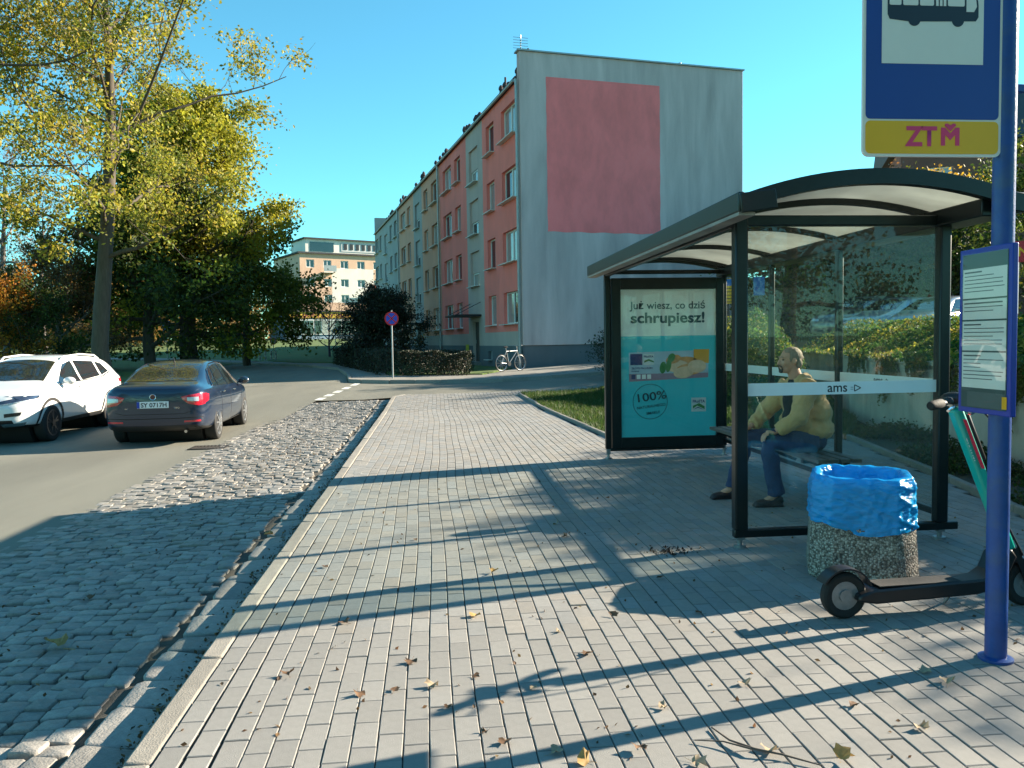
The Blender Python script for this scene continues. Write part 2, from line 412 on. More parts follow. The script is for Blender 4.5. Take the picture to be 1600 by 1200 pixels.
kerbline('block_kerb', [(-8.45,50.05), (-4.95,42.05), (-3.62,34), (-3.12,30), (-2.65,29.55), (-1.6,28.95), (.22,28.53), (2.4,28.38), (6,28.53), (12,29.43), (24,31.8)], lambda x,y: T(x,y)+.012, w=.12, L=1.0)
LAWNW = [(2.28,21.65), (2.45,17), (2.74,11.7)]
kerbline('lawn_kerb', LAWNW, lambda x,y: T(x,y)+.05, w=.07, L=1.0)
kerbline('lawn_end_kerb', [(2.33,21.7), (5.4,22.15), (10,22.8)], lambda x,y: T(x,y)+.03, w=.07)
RK = [(4.05,1.6), (4.35,3.6), (4.96,6.36), (5.32,7.75), (6.07,10.99), (6.15,11.4)]
kerbline('planting_kerb', RK, lambda x,y: T(x,y)+.06, w=.07, L=1.0)
kerbline('lawn_front_kerb', [(2.8,11.66), (6.1,11.45)], lambda x,y: T(x,y)+.05, w=.07)

# ------------------------------------------------------------------ bus stop pavement: pavers
PAVE = [(KX1+.004,1.0), (KX1+.004,22.2), (-.7,22.55), (1.6,22.75), (5.0,23.25), (9.6,23.95), (9.9,22.86), (5.4,22.2), (2.36,21.75), (2.3,21.6), (2.41,17), (2.7,11.6), (6.05,11.4), (6.02,10.99), (5.27,7.75), (4.91,6.36), (4.31,3.6), (4.0,1.0)]
pav = sheet('pavement', PAVE, lambda x,y: T(x,y)-.013, M_joint, 1.5, skirt=.3); tag(pav, kind='structure')
def wav(x, y): return x + .022*sin(y*.55+.3*x) + .012*sin(y*1.3+x*.8)
pl = []
ix0 = int((KX1-.1)/.1)-1
for i in range(0, 112):
    x0 = KX1 + .056 + i*.1005; off = (i % 2)*.1 + random.uniform(-.012,.012)
    y = 1.0 + off; j = 0
    while y < 24.0:
        xx = wav(x0, y) if i > 1 else x0 + (.5*(wav(x0,y)-x0) if i == 1 else 0)
        if inpoly(xx, y, PAVE) and inpoly(xx-.03, y-.06, PAVE) and inpoly(xx+.03, y+.06, PAVE):
            a = (wav(x0, y+.1)-wav(x0, y-.1))/.2 if i > 1 else 0
            if not (i == 0): pl.append((xx, y, -a))
            else: pl.append((x0, y, 0))
        y += .2015; j += 1
def paver_arrays(lx, ly, h=.03, ch=.005, tw=0.0):
    a, b = lx/2, ly/2
    V = [(-a,-b,-h),(a,-b,-h),(a,b,-h),(-a,b,-h), (-a,-b,-ch),(a,-b,-ch),(a,b,-ch),(-a,b,-ch),
         (-a+ch,-b+ch,0),(a-ch,-b+ch,0),(a-ch,b-ch,0),(-a+ch,b-ch,0)]
    F = [(8,9,10,11)] + [(i,(i+1)%4,4+(i+1)%4,4+i) for i in range(4)] + [(4+i,4+(i+1)%4,8+(i+1)%4,8+i) for i in range(4)]
    return np.array(V), np.array(F)
def area_on_screen(x, y, z):
    q = proj((x, y, z))
    if q is None or not (-40 < q[0] < 1640 and -40 < q[1] < 1260): return 0
    return 1/(q[2]**3)
pl.sort(key=lambda p: -area_on_screen(p[0], p[1], 0))
pv = [MB().add(*[list(map(tuple, A)) for A in paver_arrays(.0955+random.uniform(-.0008,.0008), .198+random.uniform(-.0008,.0008), ch=.0032)]).mesh('paver', M_paver, False) for _ in range(5)]
for k, (x, y, a) in enumerate(pl[:300]):
    o = linkobj('paver', pv[k % 5], pav); o.location = (x, y, T(x,y)+random.gauss(0,.0011))
    o.rotation_euler = (random.gauss(0,.004), random.gauss(0,.006), a+random.gauss(0,.006))
def scatter_stuff(name, items, base, parent, m, colfn, zf, jt=.0011):
    """items (x,y,a[,variant]) -> one mesh of many pieces"""
    Vs, Fs, Cs = [], [], []; off = 0
    for it in items:
        V, F = base[it[3] if len(it) > 3 else random.randrange(len(base))]
        c, s = cos(it[2]), sin(it[2]); P = V.copy()
        P[:,0] = V[:,0]*c - V[:,1]*s + it[0]; P[:,1] = V[:,0]*s + V[:,1]*c + it[1]
        P[:,2] = V[:,2] + zf(it[0], it[1]) + random.gauss(0, jt) + V[:,0]*random.gauss(0,.006) + V[:,1]*random.gauss(0,.004)
        Vs.append(P); Fs.append(F+off); off += len(V); Cs.append(np.tile(colfn(it), (len(V),1)))
    me = npmesh(name, np.concatenate(Vs), np.concatenate(Fs), m, np.concatenate(Cs)); fixn(me)
    return tag(linkobj(name, me, parent), kind='stuff')
def pcol(it):
    g = random.uniform(.91, 1.09); w = random.uniform(-.01,.012)
    return (np.array((.230,.222,.208))*g + np.array((w,0,-w)))
scatter_stuff('paver_field', pl[300:], [paver_arrays(.0955,.198,ch=.0032)], pav, M_pavera, pcol, lambda x,y: T(x,y))

# ------------------------------------------------------------------ cobbled layby
LAY = [(-3.78,1.0), (-3.78,19.5), (-3.3,22.3), (-1.2,22.3), (KX0,21.9), (KX0,1.0)]
lay = sheet('layby', LAY, lambda x,y: LZ(x,y)-.022, M_layjoint, 1.5, skirt=.3); tag(lay, kind='structure')
def cobble_arrays(lx, ly, seed):
    r = np.random.default_rng(seed); n = 8; e = .80
    ring = [(1,-e),(1,e),(e,1),(-e,1),(-1,e),(-1,-e),(-e,-1),(e,-1)]
    ring = np.array([(u*lx/2*(1+r.uniform(-.08,.05)), v*ly/2*(1+r.uniform(-.08,.05))) for u, v in ring]); V = []
    t1, t2 = r.normal(0,.035,2)
    for k, z in ((1.0,-.045), (1.0,-.009), (.965,-.002), (.87,.0008)):
        for p in ring: V.append((p[0]*k, p[1]*k, z + (p[0]*t1+p[1]*t2)*(1 if z > -.02 else 0) + (r.normal(0,.0012) if k < .9 else 0)))
    F = []
    for i in range(3):
        for j in range(n): F.append((i*n+j, i*n+(j+1)%n, (i+1)*n+(j+1)%n, (i+1)*n+j))
    F += [(24,25,26,27), (24,27,28,31), (31,28,29,30)]
    return np.array(V), np.array(F)
cobs = [cobble_arrays(.118+.012*((k*7)%5-2)/2, .108+.010*((k*3)%4-1.5)/2, 100+k) for k in range(12)]
gut = [cobble_arrays(.27, .30+.03*(k-2), 300+k) for k in range(5)]
cl = []; gl = []
y = 1.05
r_i = 0
while y < 22.2:
    x = -3.72 + random.uniform(-.02,.02); rowtilt = random.uniform(-.012,.012)
    while x < -1.535:
        yy = y + (x+2.4)*rowtilt + random.gauss(0,.006) + .03*sin(x*2.1+y*.4)
        if inpoly(x, yy, LAY): cl.append((x, yy, random.gauss(0,.06), random.randrange(12)))
        x += .1235 + random.uniform(-.009,.009)
    y += .1135
y = 1.1
while y < 21.8:
    k = random.randrange(5); ln = .30+.03*(k-2)
    gl.append((-1.355+random.gauss(0,.008), y+ln/2, random.gauss(0,.02), k)); y += ln+.018
cl.sort(key=lambda p: -area_on_screen(p[0], p[1], -.12))
cme = []
for V, F in cobs:
    me = MB().add(list(map(tuple,V)), list(map(tuple,F))).mesh('cobblestone', M_cob, True, 50); cme.append(me)
gme = [MB().add(list(map(tuple,V)), list(map(tuple,F))).mesh('gutter_stone', M_cob, True, 50) for V, F in gut]
for (x, y, a, k) in cl[:300]:
    o = linkobj('cobblestone', cme[k], lay); o.location = (x, y, LZ(x,y)+random.gauss(0,.005)); o.rotation_euler = (random.gauss(0,.022), random.gauss(0,.022), a)
for (x, y, a, k) in gl:
    o = linkobj('gutter_stone', gme[k], lay); o.location = (x, y, LZ(x,y)+random.gauss(0,.005)-.004); o.rotation_euler = (random.gauss(0,.02), random.gauss(0,.025), a)
def ccol(it):
    g = random.uniform(.72, 1.22); w = random.uniform(-.012,.02)
    return (np.array((.235,.22,.20))*g + np.array((w,w*.4,-w*.3)))
scatter_stuff('cobble_field', cl[300:], cobs, lay, M_coba, ccol, LZ, .005)

# ------------------------------------------------------------------ right-hand lawn, planting strip, retaining wall, terrace
LAWN = [(2.32,21.6), (2.48,17), (2.78,11.75), (6.2,11.5), (7.5,13.6), (8.6,17), (9.9,22.7), (5.4,22.1)]
def lawnz(x, y): return T(x,y)+.03+.05*smooth01((x-3)/3)+.02*sin(x*2)*sin(y*1.7)
tag(sheet('roadside_lawn', LAWN, lawnz, M_ground, .8, skirt=.3), kind='structure')
WALL = [(4.95,.5), (5.45,3.6), (6.32,8.0), (6.95,10.4), (7.75,13.6), (8.9,17.2), (10.2,22)]
STRIP = [(4.1,1.6), (4.4,3.6), (5.0,6.36), (5.36,7.75), (6.11,10.99), (6.2,11.4), (7.3,12.0), (6.97,10.4), (6.34,8.0), (5.47,3.6), (5.1,1.3)]
tag(sheet('planting_strip', STRIP, lambda x,y: T(x,y)+.035+.02*sin(x*5+y*3), M_soil, .7, skirt=.3), kind='structure')
rw = thing('retaining_wall', 'low beige concrete retaining wall behind the bus shelter', 'wall', (6.3,8,0))
for (a, b) in zip(WALL[:-1], WALL[1:]):
    a2, b2 = Vector(a), Vector(b); n = max(1, round((b2-a2).length/2.2))
    for i in range(n):
        p, q = a2.lerp(b2, i/n), a2.lerp(b2, (i+1)/n); d = (q-p).normalized(); nn = Vector((d.y, -d.x))*.11
        p = p + d*.006 + nn; q = q - d*.006 + nn; zb = T(p.x,p.y)-.1
        wmb(rw).beam((p.x,p.y,(zb+1.08)/2), (q.x,q.y,(zb+1.08)/2), .22, 1.08-zb).build('wall_panel', M_conc, rw, bevel=.01)
        wmb(rw).beam((p.x,p.y,1.115), (q.x,q.y,1.115), .28, .065).build('coping', M_conc, rw, bevel=.008)
TERR = [(5.2,-12), (5.16,.5), (5.62,3.6), (6.5,8.0), (7.12,10.4), (7.92,13.6), (9.1,17.2), (10.4,22.2), (16,24.4), (30,27.5), (95,40), (95,-12)]
_terr = {}
def terrz(x, y):
    k = (round(x*10), round(y*10))
    if k not in _terr: _terr[k] = terrz0(k[0]/10, k[1]/10)
    return _terr[k]
def terrz0(x, y):
    best = 1e9
    for (a, b) in zip(WALL[:-1], WALL[1:]):
        ax, ay = a; bx, by = b; t = max(0, min(1, ((x-ax)*(bx-ax)+(y-ay)*(by-ay))/((bx-ax)**2+(by-ay)**2)))
        best = min(best, hypot(x-ax-t*(bx-ax), y-ay-t*(by-ay)))
    hill = 3.0*smooth01((x-32)/22)
    return 1.0 + .34*smooth01(best/1.5) - .16*smooth01((best-1.7)/1.4) + hill + .05*sin(x*1.1)*sin(y*.9)*smooth01(best/2)
tag(sheet('terrace', TERR, terrz, M_ground, 1.5, skirt=.6), kind='structure')
tag(sheet('car_park', [(11.5,14.5), (14.5,23.0), (29,26.5), (29,13.5), (17,13.5)], lambda x,y: terrz(x,y)+.06, M_asph, 1.5, skirt=.1), kind='structure')
# drain grate beside the layby
dg_p = gT(327, 700, -.2)
dgt = thing('drain_grate', 'black iron drain grate in the asphalt behind the blue saloon', 'drain', (dg_p.x, dg_p.y, RZ(dg_p.x,dg_p.y)))
M_iron = mat('cast_iron', (.05,.045,.04), .6, .6, var=.3, vscale=20, bump=.3)
MB().box((0,0,.004), (.56,.42,.008)).build('pit', mat('dark_pit', (.01,.01,.01), .9, var=0), dgt)
fr = MB()
for sx in (-1,1): fr.box((sx*.27,0,.011), (.05,.46,.014))
for sy in (-1,1): fr.box((0,sy*.2,.0111), (.49,.05,.0138))
fr.build('frame', M_iron, dgt)
for i in range(8): MB().box((-.21+i*.06,0,.0115), (.026,.35,.012)).build('bar', M_iron, dgt)

# grassy bank that closes the lawn behind the advert panel
BANK = [(4.3,20.2), (7.9,15.0), (9.0,17.2), (10.3,22.4), (6.6,22.1), (4.6,21.9)]
_bank = {}
def bankz(x, y):
    k = (round(x*8), round(y*8))
    if k not in _bank: _bank[k] = bankz0(k[0]/8, k[1]/8)
    return _bank[k]
def bankz0(x, y):
    d = min(hypot(x-ax-t*(bx-ax), y-ay-t*(by-ay)) for (ax,ay),(bx,by) in zip(BANK, BANK[1:]+BANK[:1]) for t in [max(0, min(1, ((x-ax)*(bx-ax)+(y-ay)*(by-ay))/((bx-ax)**2+(by-ay)**2)))])
    return T(x,y) + .06 + 1.15*smooth01(d/1.5)*smooth01((x-3.6)/3.2)
tag(sheet('bank', BANK, bankz, M_ground, .45, skirt=.3), kind='structure')
# ------------------------------------------------------------------ main apartment block
def plaster(name, c, stain=.12): return mat(name, c, .9, var=.07, vscale=1.3, bump=.25, bscale=25, stain=stain, sscale=.5, stretch=(1,1,.5))
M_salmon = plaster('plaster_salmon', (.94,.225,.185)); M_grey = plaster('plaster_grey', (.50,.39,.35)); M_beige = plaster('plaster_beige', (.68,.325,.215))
M_bluegrey = plaster('plaster_blue_grey', (.36,.34,.32)); M_gable = mat('gable_plaster', (.54,.42,.41), .9, var=.12, vscale=1.6, bump=1.0, bscale=1.7, stain=.26, sscale=1.3, stretch=(1,1,.16), fine=.06, fscale=60)  # gable colour streaks: rain marks plus painted-in grazing light on uneven plaster
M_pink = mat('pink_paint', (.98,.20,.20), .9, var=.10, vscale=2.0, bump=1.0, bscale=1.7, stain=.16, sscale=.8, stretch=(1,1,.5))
M_plinth = plaster('plinth_dark_grey', (.13,.14,.15)); M_pinth2 = M_plinth
M_frame = mat('window_frame_white', (.75,.75,.73), .45, var=.05); M_sill = mat('window_sill', (.62,.60,.55), .5, var=.1)
M_pane = mat('window_pane', (.015,.022,.028), .04, var=.5, vscale=.7, spec=1.0, rnd=.5)
M_curt = mat('curtained_pane', (.30,.30,.29), .08, var=.25, vscale=3, spec=1.0, stretch=(6,6,1))
M_roof = mat('roof_felt', (.045,.045,.05), .8, var=.2, vscale=3); M_metal = mat('zinc_pipe', (.33,.34,.34), .45, .6, var=.12, vscale=5)
M_darkmetal = mat('dark_metal', (.025,.03,.035), .45, .4, var=.2, vscale=8); M_soot = mat('chimney_brick_dark', (.05,.035,.035), .9, var=.3, vscale=12, bump=.5, bscale=30)
M_door = mat('door_dark', (.03,.04,.045), .4, var=.2)
v_f = ray(429, 538); BR = -atan2(v_f.x, v_f.y)               # facade direction from its vanishing point
C0 = atdepth(818, 560, 34.5); BZ = .18
blk = thing('apartment_block', 'long four storey block with salmon and grey facade and blank grey gable with pink rectangle', 'building', (C0.x, C0.y, BZ), BR)
BL, BW, EAVE, PAR = 51.0, 10.76, 12.62-BZ, 13.76-BZ
def zz(z): return z-BZ
U = 17.2
holes = []                 # (s0,s1,z0,z1,kind)
for u in range(3):
    o = u*U
    for f in range(4):
        z0 = zz(2.29+f*2.75); z1 = z0+1.45
        holes += [(o+.55,o+2.95,z0,z1,'double'), (o+4.25,o+5.7,z0,z1,'single'), (o+11.45,o+12.95,z0,z1,'single'), (o+13.9,o+16.25,z0,z1,'double')]
    for k in range(3): holes.append((o+7.45,o+9.35,zz(4.42+k*2.68),zz(6.25+k*2.68),'stair'))
    holes.append((o+7.7,o+9.1,zz(.45),zz(2.55),'door'))
    for q in (2.2, 5.2, 12.3, 15.2): holes.append((o+q,o+q+.7,zz(.62),zz(1.02),'cellar'))
def facade_mat(s, z):
    u = int(s//U); t = s - u*U
    if z < zz(1.3): return 4
    stair = 6.45 < t < 10.0
    low = z < zz(1.95)
    if u == 0: return 1 if (stair or low) else 0
    if u == 1: return (3 if stair or low else 2)
    return 3
def wall_holes(mb, L, H, holes, fm, extra_s=(), extra_z=(), rec=.24, rev=None):
    ss = sorted(set([0, L] + [h[i] for h in holes for i in (0,1)] + list(extra_s))); zs = sorted(set([0, H] + [h[i] for h in holes for i in (2,3)] + list(extra_z)))
    for i in range(len(ss)-1):
        for j in range(len(zs)-1):
            s, z = (ss[i]+ss[i+1])/2, (zs[j]+zs[j+1])/2
            if any(h[0] < s < h[1] and h[2] < z < h[3] for h in holes): continue
            mb.quad((0,ss[i],zs[j]), (0,ss[i],zs[j+1]), (0,ss[i+1],zs[j+1]), (0,ss[i+1],zs[j]), fm(s, z))
    for h in holes:
        a, b, c, d = h[:4]; m = fm((a+b)/2, (c+d)/2)
        if h[4] == 'cellar': m = 4
        for p, q in (((a,c),(b,c)), ((b,c),(b,d)), ((b,d),(a,d)), ((a,d),(a,c))):
            mb.quad((0,p[0],p[1]), (0,q[0],q[1]), (rec,q[0],q[1]), (rec,p[0],p[1]), m)
        mb.quad((rec+.06,a,c), (rec+.06,b,c), (rec+.06,b,d), (rec+.06,a,d), m)
mb = MB()
bounds = []
for u in range(3): bounds += [u*U, u*U+6.45, u*U+10.0]
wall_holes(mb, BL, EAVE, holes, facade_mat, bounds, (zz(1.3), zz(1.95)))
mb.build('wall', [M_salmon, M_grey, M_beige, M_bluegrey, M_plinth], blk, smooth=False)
# body behind, gable and parapet
mb = MB()
for a, b, c, d in (((BW,0,-.6),(BW,BL,-.6),(BW,BL,EAVE),(BW,0,EAVE)), ((0,BL,-.6),(BW,BL,-.6),(BW,BL,EAVE),(0,BL,EAVE)), ((0,0,-.6),(0,BL,-.6),(0,BL,.002),(0,0,.002))): mb.quad(a, b, c, d)
mb.build('rear_wall', M_bluegrey, blk, smooth=False)
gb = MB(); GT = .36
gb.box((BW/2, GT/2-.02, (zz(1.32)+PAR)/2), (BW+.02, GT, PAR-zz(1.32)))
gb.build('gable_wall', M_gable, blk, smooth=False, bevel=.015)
MB().box((BW/2, GT/2+.03, (zz(1.32)-.7)/2), (BW-.02, GT-.02, zz(1.32)+.7)).build('plinth', M_plinth, blk, smooth=False)
pk = MB()
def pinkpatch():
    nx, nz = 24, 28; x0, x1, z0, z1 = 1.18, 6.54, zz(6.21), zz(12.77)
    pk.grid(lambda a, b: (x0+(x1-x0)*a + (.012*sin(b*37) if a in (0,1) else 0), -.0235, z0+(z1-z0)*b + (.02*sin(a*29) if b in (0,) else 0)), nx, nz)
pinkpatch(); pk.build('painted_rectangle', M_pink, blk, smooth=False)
MB().box((BW/2-.02, GT/2-.02, PAR+.03), (BW+.16, GT+.16, .06)).build('coping', M_metal, blk)
MB().box((BW/2, BL-.18, PAR/2+.3), (BW+.02, .4, PAR+.6)).build('end_wall', M_bluegrey, blk)
MB().box((BW/2, BL/2+.1, EAVE+.12), (BW+.16, BL-.6, .2)).build('roof', M_roof, blk)
MB().tube([(-.15, .4, EAVE+.02), (-.15, BL-.4, EAVE+.02)], .06, 8).build('gutter', M_metal, blk)
for s in (.12, U+.1, 2*U+.1): MB().tube([(-.14,s,EAVE), (-.12,s,EAVE-.35), (-.12,s,.15)], .062, 8).build('downpipe', M_metal, blk)
# windows
def win_meshes(kind, w, h):
    fr = MB(); pn = []; t = .065
    x = .20
    fr.box((x, w/2, t/2), (.07, w, t)); fr.box((x, w/2, h-t/2), (.07, w, t)); fr.box((x, t/2, h/2), (.07, t, h-2*t)); fr.box((x, w-t/2, h/2), (.07, t, h-2*t))
    cuts = {'double': (w*.52,), 'single': (), 'stair': (), 'cellar': (), 'door': ()}[kind]
    edges = [t] + [c for c in cuts] + [w-t]
    for c in cuts: fr.box((x-.003, c, h/2), (.07, .1, h-2*t))
    for i in range(len(edges)-1):
        a = edges[i] + (.05 if i else 0); b = edges[i+1] - (.05 if i < len(edges)-2 else 0)
        pn.append(MB().box((x+.005, (a+b)/2, h/2), (.012, b-a, h-2*t-.002)))
    return fr, pn
WC = {}
def put_window(parent, kind, s0, s1, z0, z1, rnd=random):
    w, h = s1-s0, z1-z0; key = (kind, round(w,2), round(h,2))
    if key not in WC:
        fr, pn = win_meshes(kind, w, h)
        WC[key] = (fr.mesh('window', M_frame, False), [p.mesh('pane', M_pane, False) for p in pn], [p.mesh('pane', M_curt, False) for p in pn],
                   MB().box((-.0, w/2, -.02), (.5, w+.1, .035)).mesh('sill', M_sill, False))
    fm, pm, pc, sm = WC[key]
    o = linkobj('window', fm, parent); o.location = (0, s0, z0)
    for k in range(len(pm)): linkobj('pane', pc[k] if rnd.random() < .35 else pm[k], o)
    linkobj('sill', sm, o)
    return o
for h in holes:
    a, b, c, d, kind = h
    if kind in ('double', 'single', 'cellar'): put_window(blk, kind, a, b, c, d)
    elif kind == 'stair':
        # upper blind board with a small light in the lower far half
        MB().box((.17, (a+b)/2, c+(d-c)*.70), (.1, b-a-.004, (d-c)*.6-.004)).build('blind_panel', M_grey if a < U else M_bluegrey, blk, smooth=False)
        put_window(blk, 'stair', a+.02, b-.02, c+.01, c+(d-c)*.395)
    elif kind == 'door':
        dr = MB().box((.2, (a+b)/2, (c+d)/2), (.08, b-a-.004, d-c-.004)).build('entrance_door', M_door, blk, smooth=False)
        MB().box((.15, a+.35, (c+d)/2+.2), (.02, .35, 1.0)).build('pane', M_pane, dr); MB().cyl((.13,b-.2,c+.95), (.13,b-.2,c+1.15), .015).build('handle', M_metal, dr)
        ca = MB().box((-.65, (a+b)/2, d+.32), (1.5, b-a+1.1, .1)).build('door_canopy', M_darkmetal, blk, bevel=.01)
        for q in (a-.4, b+.4): MB().beam((-1.3,q,d+.36), (-.01,q,d+1.0), .03, .03).build('stay', M_darkmetal, ca)
        st = MB().box((-.8, (a+b)/2, .1), (1.6, b-a+.8, .32)).build('door_step', M_kerb, blk)
# chimneys with pots, aerials
for u in range(3):
    for q, n in ((3.0, 4), (5.6, 3), (11.2, 4), (14.2, 3)):
        ch = MB().box((1.05, u*U+q, EAVE+.2+.4), (.7, 1.5, .8)).build('chimney', M_soot, blk)
        for k in range(n):
            y = u*U+q-.55+k*1.1/(n-1); hh = random.uniform(.45,.85)
            MB().lathe([(.1,0),(.085,hh*.6),(.13,hh*.65),(.13,hh*.8),(.06,hh)], (1.05+random.uniform(-.1,.1), y, EAVE+1.0), 8).build('chimney_pot', M_soot, ch)
ant = MB().cyl((.8, 2.3, EAVE), (.8, 2.3, EAVE+2.7), .025, 6)
for k in range(5): ant.cyl((.45, 2.3, EAVE+2.1+.12*k), (1.15, 2.3, EAVE+2.1+.12*k), .012, 4)
ant.build('aerial', M_metal, blk)
for s, hgt in ((.9,1.6), (1.25,1.3), (4.5,1.5)): MB().cyl((.7, s, EAVE), (.7, s, EAVE+hgt), .05, 6).build('antenna_mast', M_soot, blk)
for k in range(3): MB().cyl((8.2+k*.5, 1.2, PAR-1.2), (8.2+k*.5, 1.2, PAR+.55-.1*k), .09, 6).build('vent_pipe', M_metal, blk)
# small notice by the door and a cable box
MB().box((-.012, 10.4, zz(.98)), (.02, .7, .75)).build('yellow_notice', mat('notice_yellow', (.62,.55,.03), .6, var=.25, vscale=6), blk)

# ------------------------------------------------------------------ far peach block with shop
M_peach = plaster('plaster_peach', (.62,.40,.28)); M_white_pl = plaster('plaster_white', (.68,.63,.56)); M_slate = plaster('plaster_slate_blue', (.22,.30,.38)); M_red = mat('balcony_red', (.55,.10,.06), .7)
fD = 126.0; FC = atdepth(472, 535, fD); fbz = FC.z-.6
frz = -(radians(62)-pi/2)                         # local x along the front
fb = thing('apartment_building', 'sunlit peach apartment building with rooftop penthouse beyond the bend', 'building', (FC.x, FC.y, fbz), frz)
def zpx(py, D=fD, px=480): return atdepth(px, py, D).z - fbz
FL, FWd = 30.0, 13.0; ftop = zpx(396)
fh = []
rows = [zpx(472), zpx(447), zpx(417.5)]
for i in range(10):
    for r in rows: fh.append((1.0+i*2.85, 2.35+i*2.85, r, r+1.25, 'w'))
def fwall(mb, holes, fm, L, H):
    ss = sorted(set([0, L] + [h[i] for h in holes for i in (0,1)])); zs = sorted(set([0, H] + [h[i] for h in holes for i in (2,3)]))
    for i in range(len(ss)-1):
        for j in range(len(zs)-1):
            s, z = (ss[i]+ss[i+1])/2, (zs[j]+zs[j+1])/2
            if any(h[0] < s < h[1] and h[2] < z < h[3] for h in holes): continue
            mb.quad((ss[i],0,zs[j]), (ss[i+1],0,zs[j]), (ss[i+1],0,zs[j+1]), (ss[i],0,zs[j+1]), fm(s,z))
    for a, b, c, d, k in holes:
        for p, q in (((a,c),(b,c)), ((b,c),(b,d)), ((b,d),(a,d)), ((a,d),(a,c))):
            mb.quad((p[0],0,p[1]), (q[0],0,q[1]), (q[0],.2,q[1]), (p[0],.2,p[1]), fm((a+b)/2,(c+d)/2))
mb = MB(); fwall(mb, fh, lambda s, z: 1 if (5.8 < s < 12 or 17 < s < 20) and z < rows[2]-.6 and z > rows[0]-.9 else 0, FL, ftop); mb.build('wall', [M_peach, M_white_pl], fb, smooth=False)
mb = MB(); mb.quad((0,0,-2),(0,FWd,-2),(0,FWd,rows[0]-1.5),(0,0,rows[0]-1.5),1); mb.quad((0,0,rows[0]-1.5),(0,FWd,rows[0]-1.5),(0,FWd,ftop),(0,0,ftop),0)
mb.quad((FL,0,-2),(FL,FWd,-2),(FL,FWd,ftop),(FL,0,ftop),0); mb.quad((0,FWd,-2),(FL,FWd,-2),(FL,FWd,ftop),(0,FWd,ftop),0); mb.quad((0,0,-2),(FL,0,-2),(FL,0,.001),(0,0,.001),1)
mb.build('side_wall', [M_peach, M_slate], fb, smooth=False)
MB().box((FL/2,FWd/2,ftop+.12), (FL+.7,FWd+.7,.25)).build('roof', M_roof, fb)
fwm = {}
for a, b, c, d, k in fh:
    if 'f' not in fwm:
        w, h = b-a, d-c; m = MB()
        for (x, z, sx, sz) in ((w/2,.05,w,.1),(w/2,h-.05,w,.1),(.05,h/2,.1,h-.2),(w-.05,h/2,.1,h-.2),(w*.5,h/2,.09,h-.2)): m.box((x,.16,z),(sx,.06,sz))
        fwm['f'] = m.mesh('window', M_frame, False); fwm['p'] = MB().box((w/2,.17,h/2),(w-.04,.02,h-.04)).mesh('pane', M_pane, False)
    o = linkobj('window', fwm['f'], fb); o.location = (a,0,c); linkobj('pane', fwm['p'], o)
for i, r in ((1,2), (4,1), (7,2), (4,0), (7,1)):
    bx = 1.0+i*2.85+.7
    bl = MB().box((bx,-.55,rows[r]-.75), (2.1,1.1,.14)).build('balcony', M_white_pl, fb)
    MB().box((bx,-1.08,rows[r]-.15), (2.1,.05,.95)).build('balcony_front', M_red if r < 2 else M_metal, bl)
ph = MB().box((8.6,6.0,ftop+1.45), (13.5,7,2.4)).build('penthouse', M_white_pl, fb)
MB().box((4.6,2.47,ftop+1.45), (4.0,.06,1.5)).build('penthouse_window', M_pane, ph); MB().box((11.2,2.46,ftop+1.6), (6.6,.08,1.5)).build('sign_panel', mat('sign_pale', (.5,.5,.48), .6), ph)
MB().box((8.6,6.0,ftop+2.75), (14.2,7.8,.2)).build('penthouse_roof', M_roof, ph)
for k in range(6): MB().box((8.6+k*1.05,2.38,ftop+1.65), (.55,.05,.95)).build('sign_letter', M_darkmetal, ph)
for k, (y, z) in enumerate([(4.0,rows[0]+.4),(7.5,rows[0]+.4),(3.0,zpx(510)),(7.0,zpx(510)),(3.0,zpx(532)),(7,zpx(532))]): MB().box((-.02,y,z+.6), (.08,.9,1.5)).build('window', M_pane, fb)
# grocery pavilion in front
gp = atdepth(447, 533, 112.0); gbz = gp.z-1.2
gr = thing('grocery_shop', 'low shop pavilion with a yellow sign band and glazed front below the peach building', 'shop', (gp.x, gp.y, gbz), frz)
gz = lambda py: atdepth(460, py, 112.0).z - gbz
GLn = 12.5
MB().box((GLn/2, 4.06, gz(487)/2-.5), (GLn, 8.0, gz(487)+1)).build('wall', M_slate, gr)
MB().box((GLn/2, 4.0, gz(487)+.1), (GLn+.5, 8.6, .2)).build('roof', M_roof, gr)
MB().box((GLn/2, -.06, (gz(487)+gz(497))/2), (GLn, .2, gz(487)-gz(497))).build('sign_band', mat('sign_yellow', (.55,.36,.03), .6), gr)
lettering('DELIKATESY', .95, mat('sign_maroon', (.16,.02,.02), .6, var=0), gr, Matrix.Translation((.25,-.165,gz(496.2))) @ VERT, bold=.02, width=6.8)
lettering('DELIKATESY', .95, MATS['sign_maroon'], gr, Matrix.Translation((7.3,-.165,gz(496.2))) @ VERT, bold=.02, width=4.8)
for i in range(6):
    p = MB().box((1.0+i*2.08,-.02,(gz(499)+gz(523))/2), (2.0,.09,gz(499)-gz(523))).build('shop_window', M_frame, gr, smooth=False)
    for sx in (-.49,.49): MB().box((1.0+i*2.08+sx,-.075,(gz(499)+gz(523))/2), (.86,.03,gz(499)-gz(523)-.25)).build('pane', M_pane if (i+(sx>0))%3 else M_curt, p)
